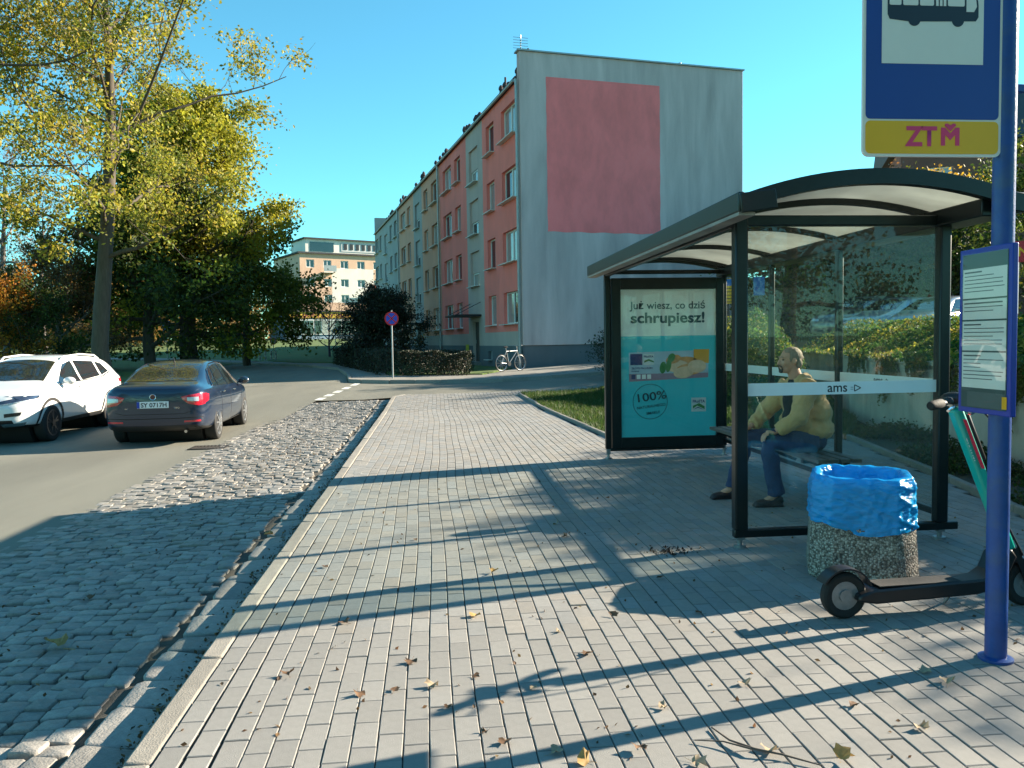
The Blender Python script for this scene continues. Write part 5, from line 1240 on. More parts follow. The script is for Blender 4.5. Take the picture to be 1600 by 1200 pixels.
# cut the hair cap back from the face
bm = bmesh.new(); bm.from_mesh(ho.data); kill = []
for v in bm.verts:
    p = v.co + Vector(mn.location) - HD; f, u = -p.x, p.z
    if f > .035 + .0*(u) and u < .072 + (.0 if f < .06 else .05) or (u < .015 and f > .005 and abs(p.y) < .066): kill.append(v)
bmesh.ops.delete(bm, geom=kill, context='VERTS'); bm.to_mesh(ho.data); bm.free()
be = wmb(mn); be.ell(hd(.084,0,-.098), (.022,.030,.020), 12); be.tube([hd(.088,-.036,-.075), hd(.097,-.03,-.052), hd(.104,0,-.046), hd(.097,.03,-.052), hd(.088,.036,-.075)], .0065, 8); be.tube([hd(.086,-.034,-.074), hd(.088,-.026,-.094)], .008, 8); be.tube([hd(.086,.034,-.074), hd(.088,.026,-.094)], .008, 8)
remesh(be, 'beard', mat('beard', (.075,.055,.045), .8, var=.3, vscale=60), .006, 1, disp=.004, dsz=.015, parent=mn)
# jeans
j = wmb(mn); j.ell(V3(3.47,7.15,.575), (.165,.19,.12), 18)
for s in (-1,1): j.tube([HIPS[s]+V3(.02,0,0), HIPS[s].lerp(KNEE[s],.5), KNEE[s]+V3(.0,0,.005), KNEE[s].lerp(ANK[s],.25), KNEE[s].lerp(ANK[s],.7), ANK[s]+V3(.01,0,.0)], [.115,.10,.083,.078,.072,.078], 14)
remesh(j, 'jeans', M_jean, .011, 4, disp=.022, dsz=.07, parent=mn)
# shoes
for s in (-1,1):
    q = wmb(mn); a = ANK[s]; q.ell(a+V3(.01,0,-.045), (.062,.045,.055), 12); q.ell(a+V3(-.09,0,-.062), (.105,.048,.036), 14); q.ell(a+V3(-.15,0,-.068), (.06,.046,.03), 12); q.box(a+V3(-.075,0,-.088), (.27,.085,.022))
    remesh(q, 'shoe', M_shoe, .008, 2, parent=mn)
# shirt and jacket
q = wmb(mn); q.ell(V3(3.335,7.15,.95), (.115,.10,.19), 16); q.ell(V3(3.345,7.15,1.115), (.075,.08,.045), 14); q.ell(V3(3.345,7.15,.78), (.13,.11,.14), 14)
remesh(q, 'shirt', M_shirt, .011, 3, parent=mn)
q = wmb(mn)
q.ell(V3(3.485,7.15,.68), (.21,.235,.14), 18); q.ell(V3(3.475,7.15,.83), (.20,.23,.20), 18); q.ell(V3(3.43,7.15,.99), (.165,.225,.16), 18); q.tube([SHO[-1]+V3(.01,.03,-.01), V3(3.41,7.15,1.10), SHO[1]+V3(.01,-.03,-.01)], [.095,.10,.095], 14)
for s in (-1,1):
    q.tube([SHO[s], SHO[s].lerp(ELB[s],.5), ELB[s], ELB[s].lerp(WRI[s],.5), WRI[s]+V3(.02,0,.004)], [.096,.09,.082,.072,.058], 14)
    q.ell(V3(3.36,7.15+s*.115,.93), (.10,.085,.20), 14); q.ell(V3(3.36,7.15+s*.125,.74), (.115,.08,.13), 14)
q.tube([V3(3.30,7.15-.075,1.115), V3(3.37,7.15-.095,1.165), V3(3.435,7.15,1.175), V3(3.37,7.15+.095,1.165), V3(3.30,7.15+.075,1.115)], .030, 10)
remesh(q, 'jacket', M_jack, .0115, 3, disp=.036, dsz=.085, parent=mn)
# ------------------------------------------------------------------ vegetation
M_bark = mat('bark', (.075,.06,.045), .95, var=.35, vscale=5, bump=1.0, bscale=9, stretch=(3,3,.5)); M_barkg = mat('bark_grey', (.16,.14,.125), .95, var=.25, vscale=6, bump=.6, bscale=14, stretch=(2,2,.5)); M_twig = mat('twig', (.10,.075,.06), .9, var=.2)
M_leaf = mat('leaf', (.1,.1,.1), .55, var=.0, attr=True, trans=.48, spec=.35); M_leafd = mat('leaf_evergreen', (.1,.1,.1), .5, var=.0, attr=True, trans=.12, spec=.4)
def pal(cols, n, rng, jit=.18):
    c = np.array(cols)[rng.integers(0, len(cols), n)]; return np.clip(.85*c*(1+rng.normal(0, jit, (n,1)))*(1+rng.normal(0,.05,(n,3))), .004, .9)
def leaves_mesh(name, P, size, cols, m, rng, aspect=.62, flat=0.0):
    """one small rhombic leaf per point, folded a little along its midrib"""
    n = len(P); u = rng.normal(size=(n,3)); u /= np.linalg.norm(u,axis=1)[:,None]; w = rng.normal(size=(n,3))
    if flat: w[:,2] += flat*np.sign(rng.normal(size=n)+2); 
    v = np.cross(w, u); v /= (np.linalg.norm(v,axis=1)[:,None]+1e-9)
    if flat: u = np.cross(v, np.cross(u, v)); 
    s = (size*rng.uniform(.6,1.3,n))[:,None]; nn = np.cross(u, v)
    a = P - u*s*.5; b = P + v*s*aspect*.5 + nn*s*.08; c = P + u*s*.5; d = P - v*s*aspect*.5 + nn*s*.08
    V = np.stack([a,b,c,d],1).reshape(-1,3); F = np.arange(4*n).reshape(n,4)
    return npmesh(name, V, F, m, np.repeat(cols,4,0))
class Twigs:
    def __init__(s): s.V = []; s.F = []; s.o = 0
    def tube(s, pts, r0, r1, n=5):
        pts = np.asarray(pts, float); k = len(pts); d = np.gradient(pts, axis=0); d /= (np.linalg.norm(d,axis=1)[:,None]+1e-9)
        ref = np.array((.31,.77,.55)); a = np.cross(d, ref); a /= (np.linalg.norm(a,axis=1)[:,None]+1e-9); b = np.cross(d, a)
        r = np.linspace(r0, r1, k)[:,None,None]; t = np.arange(n)*2*pi/n
        ring = pts[:,None,:] + r*(np.cos(t)[None,:,None]*a[:,None,:] + np.sin(t)[None,:,None]*b[:,None,:])
        s.V.append(ring.reshape(-1,3)); i = np.arange(k-1)[:,None]*n; j = np.arange(n)[None,:]
        s.F.append(np.stack([i+j, i+(j+1)%n, i+n+(j+1)%n, i+n+j], -1).reshape(-1,4)+s.o); s.o += k*n
    def mesh(s, name, m): return npmesh(name, np.concatenate(s.V), np.concatenate(s.F), m, smooth=True)
def branch(rng, p, d, L, k, up=.25, wob=.18):
    pts = [np.array(p, float)]; d = np.array(d, float); d /= np.linalg.norm(d)
    for i in range(k):
        d = d + rng.normal(0, wob, 3) + np.array((0,0,up/k)); d /= np.linalg.norm(d); pts.append(pts[-1]+d*L/k)
    return np.array(pts)
def tree(name, label, x, y, z, h, r0, seed, cols, nleaf=14000, lsize=.16, spread=.32, first=.22, limbs=16, subs=6, twigs=4, clump=.45, lean=(0,0), bark=None, leafm=None, up=.5, upright=.55, group=None, cat='tree', shape=None, bare=0.0, colz=None, fill=0, thick=1.0, top=1.0, bias=0.0, baz=0.0):
    rng = np.random.default_rng(seed); t = thing(name, label, cat, (x,y,z), 0, group); tw = Twigs(); bark = bark or M_bark
    trunk = [np.zeros(3)]; k = 12
    for i in range(1, k+1):
        q = i/k; trunk.append(np.array((lean[0]*h*q + .012*h*sin(q*5+seed), lean[1]*h*q + .010*h*cos(q*4+seed)-.010*h*cos(seed), h*.94*top*q)))
    trunk = np.array(trunk)
    tr = Twigs()
    fl = np.concatenate([[np.array((0,0,-.15))], trunk]); rad = [r0*1.35] + [r0*((1-i/k)**.85*.93+.07) for i in range(k+1)]
    n = 10; V = []; 
    for i, (p, r) in enumerate(zip(fl, rad)):
        for j in range(n):
            a = 2*pi*j/n; rj = r*(1+.10*sin(3*a+seed)+.05*rng.normal()); V.append(p+np.array((cos(a)*rj, sin(a)*rj, 0)))
    F = [(i*n+j, i*n+(j+1)%n, (i+1)*n+(j+1)%n, (i+1)*n+j) for i in range(len(fl)-1) for j in range(n)]
    linkobj('trunk', npmesh('trunk', np.array(V), np.array(F), bark, smooth=True), t)
    centers = []; wts = []
    def width(q):
        return shape(q) if shape else spread*h*(max(0,sin(pi*min(1,(q*.86+.10)))))**.7
    for i in range(limbs):
        q = first + (1-first)*((i+.3)/limbs)**.9; idx = q*k*.999; i0 = int(idx); p = trunk[i0]+(trunk[min(k,i0+1)]-trunk[i0])*(idx-i0)
        az = i*2.399963+rng.normal(0,.35); qq = (q-first)/(1-first); L = width(qq)*rng.uniform(.75,1.2)*(1+bias*cos(az-baz))+.4
        el = upright*(.35+.9*qq)+rng.normal(0,.12)
        d = (cos(az)*cos(el), sin(az)*cos(el), sin(el)); lb_ = branch(rng, p, d, L, 7, up, .13)
        rl = r0*(1-q)**.7*.42*thick+.018; tw.tube(lb_, rl, .016, 6)
        for s_ in range(subs):
            f = .25+.75*(s_+rng.uniform(0,.9))/subs; fi = min(6.99, f*7); j0 = int(fi); sp = lb_[j0]+(lb_[j0+1]-lb_[j0])*(fi-j0); dd = lb_[j0+1]-lb_[j0]; dd = dd/np.linalg.norm(dd)
            sd_ = dd*.7+rng.normal(0,.75,3); sl_ = L*(.42-.18*f)*rng.uniform(.7,1.3)+.3; sb_ = branch(rng, sp, sd_, sl_, 4, up*.6, .2); tw.tube(sb_, max(.012, rl*.38*(1-f*.6)), .008, 4)
            for w_ in range(twigs):
                g = rng.uniform(.3,1)*3.99; g0 = int(g); tp = sb_[g0]+(sb_[g0+1]-sb_[g0])*(g-g0); tb = branch(rng, tp, rng.normal(0,.7,3)+(sb_[g0+1]-sb_[g0])/np.linalg.norm(sb_[g0+1]-sb_[g0]), sl_*.45*rng.uniform(.6,1.3)+.12, 3, .1, .25); tw.tube(tb, .009, .004, 3)
                if rng.random() > bare: centers += [tb[1], tb[2], tb[3]]
            if rng.random() > bare: centers += [sb_[3], sb_[4]]
    linkobj('branches', tw.mesh('branches', bark), t)
    if nleaf:
        Cn = np.array(centers); m_ = len(Cn)
        cc = pal(cols, m_, rng, .12)
        keep = rng.random(m_) < .82; Cn, cc = Cn[keep], cc[keep]; m_ = len(Cn)
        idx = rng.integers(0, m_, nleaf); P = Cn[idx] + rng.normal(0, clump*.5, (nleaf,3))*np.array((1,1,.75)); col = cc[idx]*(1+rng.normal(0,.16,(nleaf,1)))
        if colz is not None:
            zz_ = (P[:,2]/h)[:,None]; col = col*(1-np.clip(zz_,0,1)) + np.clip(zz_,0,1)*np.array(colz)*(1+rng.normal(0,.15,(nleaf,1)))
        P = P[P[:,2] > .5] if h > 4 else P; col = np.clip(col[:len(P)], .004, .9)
        linkobj('crown', leaves_mesh('crown', P, lsize, col, leafm or M_leaf, rng), t)
    return t
YEL = [(.40,.33,.03),(.34,.30,.03),(.26,.26,.035),(.44,.35,.05),(.20,.22,.03)]; GRN = [(.045,.075,.012),(.06,.09,.015),(.03,.055,.012),(.09,.11,.02)]; OLIVE = [(.15,.17,.02),(.20,.20,.025),(.11,.13,.018),(.24,.22,.03)]
BRN = [(.20,.10,.035),(.24,.13,.04),(.15,.085,.035),(.28,.17,.05)]; ORG = [(.50,.22,.02),(.45,.17,.02),(.52,.28,.03)]; OCH = [(.34,.19,.04),(.30,.16,.035),(.38,.24,.05)]
def at(px, py, D): return atdepth(px, py, D)
def tz(p): return T(p.x, p.y)-.10
# big half-yellow poplar on the left verge
p = at(163, 560, 29.0); tree('poplar_tree', 'tall poplar with thinning yellow leaves standing on the verge behind the white car', p.x, p.y, tz(p), 18.0, .325, 11, YEL+[(.40,.36,.04),(.22,.24,.03)], 40000, .15, .30, .26, 26, 8, 5, .5, thick=.62, lean=(.03,0), upright=.75, shape=lambda q: 1.8+4.2*sin(pi*min(1,.15+.8*q))**.8, bare=.12, bias=.42)
# big dark-bottomed tree behind it, sunlit top painted into its leaf colour
p = at(300, 550, 47.0); tree('broad_tree', 'broad dense tree with yellow-green top coloured as sunlit and dark shaded underside by the road bend', p.x, p.y, tz(p), 15.8, .55, 23, OLIVE+GRN, 60000, .24, .42, .13, 36, 7, 4, .75, upright=.45, shape=lambda q: 6.9*(1-q)**.55*(.55+.45*min(1,q*6))+.6, colz=(.40,.37,.03), top=.98)
p = at(236, 548, 44.0); tree('broad_tree', 'dark leafy tree between the poplar and the broad tree', p.x, p.y, tz(p), 9.8, .35, 29, GRN+OLIVE[:1], 26000, .24, .40, .12, 24, 6, 4, .7, upright=.4, shape=lambda q: 4.6*(1-q)**.5+.6)
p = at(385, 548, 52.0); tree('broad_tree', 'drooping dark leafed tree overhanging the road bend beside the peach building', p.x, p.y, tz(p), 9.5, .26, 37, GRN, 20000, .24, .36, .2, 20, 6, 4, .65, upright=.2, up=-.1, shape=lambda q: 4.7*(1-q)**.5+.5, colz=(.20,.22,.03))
# left edge: sparse tree, bare trees, autumn trees
p = at(-150, 560, 25.0); tree('poplar_tree', 'poplar with sparse yellow leaves reaching in over the oncoming lane', p.x, p.y, tz(p), 17.5, .40, 41, YEL+[(.3,.26,.16)], 22000, .14, .30, .48, 20, 8, 5, .42, thick=.6, lean=(.05,0), upright=.5, shape=lambda q: 2.5+3.6*sin(pi*min(1,.2+.7*q)), bare=.15)
p = at(12, 560, 48.0); tree('bare_tree', 'nearly bare grey tree with fine twigs at the left of the verge', p.x, p.y, tz(p), 13.0, .26, 47, BRN, 2200, .15, .3, .2, 22, 7, 6, .5, upright=.65, bark=M_barkg, shape=lambda q: 4.2*(1-q*.6)+.5, bare=.4)
p = at(72, 560, 60.0); tree('bare_tree', 'thin leafless tree rising behind the brown autumn tree', p.x, p.y, tz(p), 12.5, .2, 53, BRN, 1200, .14, .3, .25, 20, 7, 6, .5, upright=.8, bark=M_barkg, shape=lambda q: 3.6*(1-q*.6)+.5, bare=.5)
p = at(96, 556, 42.0); tree('autumn_tree', 'russet brown autumn tree with crooked trunk behind the white car', p.x, p.y, tz(p), 5.6, .2, 59, BRN, 15000, .13, .5, .18, 18, 7, 4, .32, bark=M_barkg, upright=.6, shape=lambda q: 2.9*(1-q*.5)+.3)
p = at(128, 556, 56.0); tree('autumn_tree', 'ochre leafed tree behind the russet tree', p.x, p.y, tz(p), 5.2, .16, 61, OCH, 15000, .15, .5, .05, 16, 6, 4, .45, shape=lambda q: 2.6*(1-q*.5)+.4)
p = at(-8, 556, 38.0); tree('autumn_tree', 'bright orange leafed tree at the left end of the verge', p.x, p.y, tz(p), 4.6, .15, 67, ORG, 12000, .13, .5, .08, 16, 6, 4, .4, shape=lambda q: 1.8*(1-q*.4)+.3)
p = at(45, 558, 39.0); tree('leafy_bush', 'green leafy bush behind the white car roof', p.x, p.y, tz(p), 3.6, .1, 71, GRN+[(.10,.14,.025)], 12000, .13, .5, .04, 16, 6, 4, .4, shape=lambda q: 2.1*(1-q*.5)+.3, cat='bush')
p = at(205, 552, 75.0); tree('autumn_tree', 'pale ochre tree beyond the sunlit lawn', p.x, p.y, tz(p), 6.5, .15, 73, OCH, 12000, .18, .5, .05, 16, 6, 4, .5, shape=lambda q: 2.6*(1-q*.5)+.4)
DL = ['distant mixed tree far behind the orange tree','distant tree far behind the green bush','distant tree far behind the ochre tree','distant tree far behind the pale ochre tree','distant low tree past the far bus stop sign','distant tree behind the broad dense tree','distant tall tree beside the peach building']
for i, (px, D, hh) in enumerate(((-60,95,11),(20,105,9),(150,98,8),(215,110,9),(250,92,7),(330,110,10),(400,120,11))):
    p = at(px, 545, D); tree('distant_tree', DL[i], p.x, p.y, tz(p), hh, .2, 80+i, BRN+OCH+GRN, 8000, .32, .5, .05, 14, 6, 3, .8, group='distant trees beyond the verge', shape=lambda q, hh=hh: hh*.38*(1-q*.5)+.5)
# by the far building and along the block
p = at(515, 545, 60.0); tree('bare_shrub', 'small leafless purple-grey tree in front of the shop', p.x, p.y, tz(p), 3.4, .09, 91, BRN, 500, .1, .5, .15, 14, 6, 5, .3, bark=mat('bark_purple', (.07,.05,.07), .9), upright=.8, shape=lambda q: 1.7*(1-q*.4)+.2, bare=.6)
p = at(596, 560, 42.0); tree('conifer_bush', 'dark spreading yew beside the block facade', p.x, p.y, T(p.x,p.y), 3.35, .12, 97, [(.012,.022,.008),(.02,.03,.01),(.014,.018,.01)], 26000, .12, .5, .04, 30, 6, 4, .35, leafm=M_leafd, upright=.25, shape=lambda q: 1.9*(1-q)**.45+.2, cat='bush')
p = at(598, 530, 55.0); tree('autumn_bush', 'orange tinted bush behind the dark yew', p.x, p.y, T(p.x,p.y), 3.1, .08, 99, ORG+BRN, 5000, .15, .5, .1, 12, 5, 4, .4, shape=lambda q: 1.3*(1-q*.4)+.2, cat='bush')
def hedge(name, label, A, B, w, h, cols, n, seed, group=None, zf=T, ls=.07):
    rng = np.random.default_rng(seed); A = np.array(A); B = np.array(B); d = B-A; L = np.linalg.norm(d); d = d/L; nn = np.array((-d[1], d[0]))
    mid = (A+B)/2; z0 = zf(mid[0], mid[1]); t = thing(name, label, 'hedge', (mid[0], mid[1], z0), 0, group)
    s = rng.uniform(0, L, n); u = rng.uniform(-1,1,n); v = rng.uniform(0,1,n)
    face = rng.integers(0,3,n); u = np.where(face==0, np.sign(u)*(1-.2*rng.random(n)), u); v = np.where(face==1, 1-.12*rng.random(n)**.7, v)
    hv = h*(1+.06*np.sin(s*2.1)+.05*np.sin(s*5.3)); P = np.zeros((n,3)); c = A[None,:]+d[None,:]*s[:,None]+nn[None,:]*(u*w/2*(1+.1*np.sin(s*3)))[:,None]
    zb = np.array([zf(a, b) for a, b in c[::50]]); P[:,:2] = c-mid; P[:,2] = v*hv + np.interp(np.arange(n), np.arange(0,n,50), zb) - z0 if False else v*hv + np.array([zf(a, b) for a, b in c]) - z0
    linkobj('foliage', leaves_mesh('foliage', P, ls, pal(cols, n, rng), M_leafd, rng), t)
    st = Twigs()
    for i in range(int(L*3)):
        q = A+d*(i+.5)/3; zq = zf(q[0],q[1])-z0; st.tube(branch(rng, (q[0]-mid[0], q[1]-mid[1], zq-.05), (rng.normal(0,.2),rng.normal(0,.2),1), h*.9, 4, .1), .02, .006, 4)
    linkobj('stems', st.mesh('stems', M_twig), t); return t
HG = [(.016,.026,.010),(.022,.034,.012),(.028,.034,.014),(.035,.028,.014)]
hedge('hedge', 'dark clipped hedge along the bend in front of the yew', (-1.75,32.2), (-5.6,49), .95, .95, HG, 22000, 5, ls=.08)
hedge('hedge', 'dark clipped hedge section between the sign and the bicycle', (-1.4,31.9), (1.4,31.4), .8, .92, HG, 9000, 6)
hedge('hedge', 'dark clipped hedge patch near the yellow notice', (.2,35.5), (1.4,33.6), .7, .85, HG, 5000, 8)
# grass on the right-hand lawn (uncountable)
def grass(name, poly, zf, n, seed, hgt=.07, cols=((.03,.075,.012),(.045,.095,.018),(.06,.10,.02),(.10,.12,.03))):
    rng = np.random.default_rng(seed); xs = [q[0] for q in poly]; ys = [q[1] for q in poly]; pts = []
    while len(pts) < n:
        a = rng.uniform(min(xs), max(xs)); b = rng.uniform(min(ys), max(ys))
        if inpoly(a, b, poly): pts.append((a, b, zf(a, b)))
    P = np.array(pts); h = hgt*rng.uniform(.5,1.5,n); az = rng.uniform(0,2*pi,n); le = rng.normal(0,.4,(n,2))*h[:,None]
    w = .006+.004*rng.random(n); a = P+np.stack([np.cos(az)*w, np.sin(az)*w, -.01*np.ones(n)],1); b = P-np.stack([np.cos(az)*w, np.sin(az)*w, .01*np.ones(n)],1); c = P+np.stack([le[:,0], le[:,1], h],1)
    me = npmesh(name, np.stack([a,b,c],1).reshape(-1,3), np.arange(3*n).reshape(n,3), M_leaf, np.repeat(pal(cols, n, rng), 3, 0))
    return tag(linkobj(name, me), 'short green grass growing on the wedge of lawn behind the shelter' if 'lawn' in name else 'short rough grass growing on the far verge', 'grass', kind='stuff')
grass('lawn_grass', LAWN, lawnz, 60000, 3)
# ivy and tall weeds on the slope above the retaining wall (uncountable ground cover)
def slope_cover():
    rng = np.random.default_rng(12); n = 90000; P = np.zeros((n,3)); seg = [(Vector(a), Vector(b)) for a, b in zip(WALL[:-1], WALL[1:])]; Ls = np.array([(b-a).length for a, b in seg]); pick = rng.choice(len(seg), n, p=Ls/Ls.sum()); cols = np.zeros((n,3))
    G_ = np.array([(.06,.13,.02),(.09,.16,.025),(.13,.18,.03),(.04,.09,.016)]); Y_ = np.array([(.32,.27,.03),(.26,.25,.03),(.36,.26,.05),(.2,.2,.03)])
    for i in range(n):
        a, b = seg[pick[i]]; d = (b-a).normalized(); nn = Vector((d.y,-d.x)); q = a.lerp(b, rng.random()); k = rng.random()**.8*4.2-.12; c = q+nn*k
        hm = (.34+.30*math.sin(c.x*1.7+c.y*.9)*math.sin(c.y*1.3)+.22*math.sin(c.y*3.1+c.x*2))*min(1,(k+.35)*1.3); hm = .62*max(.14, hm+.30*min(1,max(0,k-.5)))
        P[i] = (c.x, c.y, (terrz(c.x,c.y) if k > .1 else 1.1) + hm*rng.random()**.45)
        yel = .5+.5*math.sin(c.x*.9+c.y*1.4+.6); cols[i] = (Y_ if rng.random() < yel*.75-.05 else G_)[rng.integers(0,4)]
    cols = np.clip(cols*(1+rng.normal(0,.2,(n,1))), .005, .8)
    return tag(linkobj('ground_cover', leaves_mesh('ground_cover', P, .085, cols, M_leaf, rng, .5)), 'tangle of green and yellow ivy and weeds on the slope above the wall', 'ground cover', kind='stuff')
slope_cover()
def vine(px, py, ln, seed, cols, w=.5):
    rng = np.random.default_rng(seed); d = ray(px, py); best = None
    for a, b in zip(WALL[:-1], WALL[1:]):
        A, B = Vector(a), Vector(b); e = (B-A); nn = Vector((e.y,-e.x)); den = d.x*nn.x+d.y*nn.y
        t_ = (A.x*nn.x+A.y*nn.y)/den; P = Vector((d.x*t_, d.y*t_)); s = (P-A).dot(e)/e.dot(e)
        if 0 <= s <= 1: best = (P, e.normalized())
    if best is None: return
    P, e = best; nn = Vector((e.y,-e.x)); t = thing('climbing_vine', 'thin leafy vine hanging down the concrete wall', 'vine', (P.x-nn.x*.03, P.y-nn.y*.03, 1.16), 0, 'vines hanging on the retaining wall')
    tw = Twigs(); pts = []
    for k in range(7):
        o = rng.normal(0, w*.35); L = ln*rng.uniform(.4,1.05); n = 8; path = [np.array((e.x*o, e.y*o, .05))+np.array((-nn.x*.03,-nn.y*.03,0))]
        for i in range(n): path.append(path[-1]+np.array((e.x*rng.normal(0,.03), e.y*rng.normal(0,.03), -L/n))); pts.append(path[-1])
        tw.tube(np.array(path), .006, .003, 3); pts += [path[j]*.5+path[j-1]*.5 for j in range(1,n)]
    linkobj('stem', tw.mesh('stem', M_twig), t); C_ = np.array(pts); idx = rng.integers(0,len(C_),700); Q = C_[idx]+rng.normal(0,.035,(700,3)); off_ = np.minimum(0, (Q[:,0]*nn.x+Q[:,1]*nn.y)+.02); Q[:,0] -= (Q[:,0]*nn.x+Q[:,1]*nn.y+.045); 
    linkobj('leaves', leaves_mesh('leaves', Q, .06, pal(cols, 700, rng), M_leaf, rng, .45), t)
for i, (px, ln) in enumerate(((1335,.75),(1350,.5),(1388,.95),(1400,.7),(1432,.55),(1445,.4),(1492,.6),(1586,.9),(1598,.5),(1310,.5))): vine(px, 620, ln, 200+i, [(.18,.17,.03),(.12,.13,.025),(.22,.17,.05)])
# low plants in the planting strip
def strip_plants():
    rng = np.random.default_rng(21); pts = []
    while len(pts) < 16000:
        a, b = rng.uniform(4.2,7.3), rng.uniform(1.6,12)
        if inpoly(a, b, STRIP):
            dn = math.sin(a*3.1+b*1.1)+math.sin(b*2.3)
            if dn > -.2+rng.normal(0,.3): pts.append((a, b, T(a,b)+.05+abs(rng.normal(0,.07))))
    n = len(pts); return tag(linkobj('low_plants', leaves_mesh('low_plants', np.array(pts), .05, pal([(.04,.07,.015),(.06,.09,.02),(.09,.10,.025),(.11,.08,.035)], n, rng), M_leaf, rng)), 'low green plants and dead leaves at the foot of the wall', 'plants', kind='stuff')
strip_plants()
# tall shrubs beside the slope (their shade falls on the shelter floor) and trees on the terrace
for i, (x, y, hh) in enumerate(((15.1,9.1,4.0),(14.9,10.6,4.15),(15.2,12.2,4.1),(15.4,6.9,3.7),(15.6,5.2,3.6))):
    tree('terrace_tree', 'small round topped tree in the row east of the slope', x, y, terrz(x,y)-.05, hh, .09, 300+i, GRN+OLIVE, 8000 if i < 3 else 1500, .13, .5, .76, 14, 7, 4, .36, group='row of small trees east of the slope', upright=.25, up=.1, shape=lambda q: 1.25*(1-q*.25))
RT = [(1375,30.5,3.2,GRN,9000,'low dark tree right behind the dark grey estate car',0),(1452,29.5,3.0,GRN+OLIVE,8000,'low dark tree right behind the pale hatchback',0),(1322,35,3.4,GRN,8000,'low dark tree left of the parked cars',0),(1215,31,4.8,BRN+OLIVE,4200,'slender half bare tree beside the low grey building',.35),(1300,33,5.2,GRN+OLIVE,15000,'dark leafy tree beside the green clad house',0),(1355,30,4.9,GRN+[(.12,.13,.02)],15000,'dense green tree behind the dark grey parked car',0),(1425,34,6.0,OLIVE+BRN,9000,'olive leafed tree behind the silver hatchback',.1),(1470,27,3.9,GRN,9000,'small dark tree in front of the tenement',0),(1510,40,7.6,[(.55,.36,.03),(.5,.30,.03)],13000,'golden yellow tree rising above the tenement roof',0),(1395,44,8.3,BRN+[(.2,.17,.14)],3000,'tall bare tree with fine branches behind the shelter roof',.3),(1275,46,7.6,BRN,1500,'thin bare tree with few leaves behind the shelter roof',.5)]
for i, (px, D, hh, cols, n, lab, bare) in enumerate(RT):
    p = at(px, 500, D); zt_ = terrz(p.x,p.y) if inpoly(p.x,p.y,TERR) else T(p.x,p.y)
    tree('terrace_tree', lab, p.x, p.y, zt_-.05, hh, .16, 400+i, cols, n, .17, .4, .16, 20, 6, 4, .5, bare=bare, upright=.6, shape=lambda q, hh=hh: hh*.32*(1-q*.55)+.4)
p = at(1640, 480, 30.0); tree('leafy_tree', 'bright green leafed tree right of the bus stop post', p.x, p.y, terrz(p.x,p.y)-.05, 6.6, .14, 431, [(.10,.16,.025),(.16,.19,.03),(.06,.11,.02)], 14000, .16, .4, .2, 18, 6, 4, .5, shape=lambda q: 2.6*(1-q*.4)+.3)

# leafy cover on the bank, a conifer by the advert panel
def bank_cover():
    rng = np.random.default_rng(31); n = 42000; P = []
    while len(P) < n:
        a, b = rng.uniform(4.2,10.4), rng.uniform(14.8,22.5)
        if inpoly(a, b, BANK):
            z = bankz(a, b); k = min(1, (z-T(a,b))/.8); P.append((a, b, z + rng.random()**.6*k*(.55+.3*math.sin(a*2.2)*math.sin(b*1.9)+.15*math.sin(a*5+b*4))))
    P = np.array(P); c = pal([(.06,.14,.02),(.09,.17,.025),(.13,.19,.03),(.05,.10,.018),(.24,.23,.03)], n, rng)
    return tag(linkobj('bank_plants', leaves_mesh('bank_plants', P, .09, c, M_leaf, rng, .5)), 'bright green weeds covering the bank behind the advert panel', 'plants', kind='stuff')
bank_cover()
p = gT(962, 585); tree('conifer_bush', 'small dark conifer at the end of the lawn beside the advert panel', p.x+.35, p.y-.6, T(p.x,p.y), 1.15, .05, 461, [(.014,.03,.010),(.02,.038,.012)], 6000, .07, .5, .05, 18, 5, 3, .2, leafm=M_leafd, upright=.3, shape=lambda q: .62*(1-q)**.6+.1, cat='bush')
# trees and a block behind the viewer: they are what the shelter glass and the cars reflect
for i, (x, y, hh, lab) in enumerate(((-9,-16,11,'tall mixed tree behind the stop on the road side'),(-2,-20,12,'tall mixed tree behind the stop beside the kerb line'),(5,-17,11,'tall mixed tree behind the stop on the pavement side'),(12,-15,10,'tall mixed tree behind the stop on the slope'),(-17,-12,10,'tall mixed tree across the road behind the stop'))):
    tree('roadside_tree', lab, x, y, GZ(x,y) if x < 6 else terrz(x,-10), hh, .25, 480+i, GRN+OLIVE+BRN[:1], 20000, .19, .4, .12, 22, 6, 3, .8, shape=lambda q: 3.9*(1-q*.5)+.5)

# far wood behind the verge: reads as one mass
def far_wood():
    rng = np.random.default_rng(91); n = 46000; P = []; cc = []
    cl_ = []
    for k in range(90):
        px = rng.uniform(-420, 430); D = rng.uniform(82, 118); q = atdepth(px, 545, D); cl_.append((q.x, q.y, T(q.x,q.y), rng.uniform(2.2,5.2), rng.uniform(2.2,3.6), rng.integers(0,3)))
    C3 = [np.array(GRN), np.array(BRN), np.array(OCH)]
    for i in range(n):
        x, y, z, h, r, c = cl_[i % 90]; v = rng.normal(size=3); v /= np.linalg.norm(v); rr3 = rng.random()**.4
        P.append((x+v[0]*r*rr3, y+v[1]*r*rr3, z+max(0.05, h*.5+v[2]*h*.5*rr3))); cc.append(C3[c][rng.integers(0,len(C3[c]))])
    cc = np.array(cc)*(1+rng.normal(0,.2,(n,1))); return tag(linkobj('far_wood', leaves_mesh('far_wood', np.array(P), .34, np.clip(cc*.75,.004,.8), M_leaf, rng)), 'distant brown and green thicket closing the view behind the verge', 'wood', kind='stuff')
far_wood()
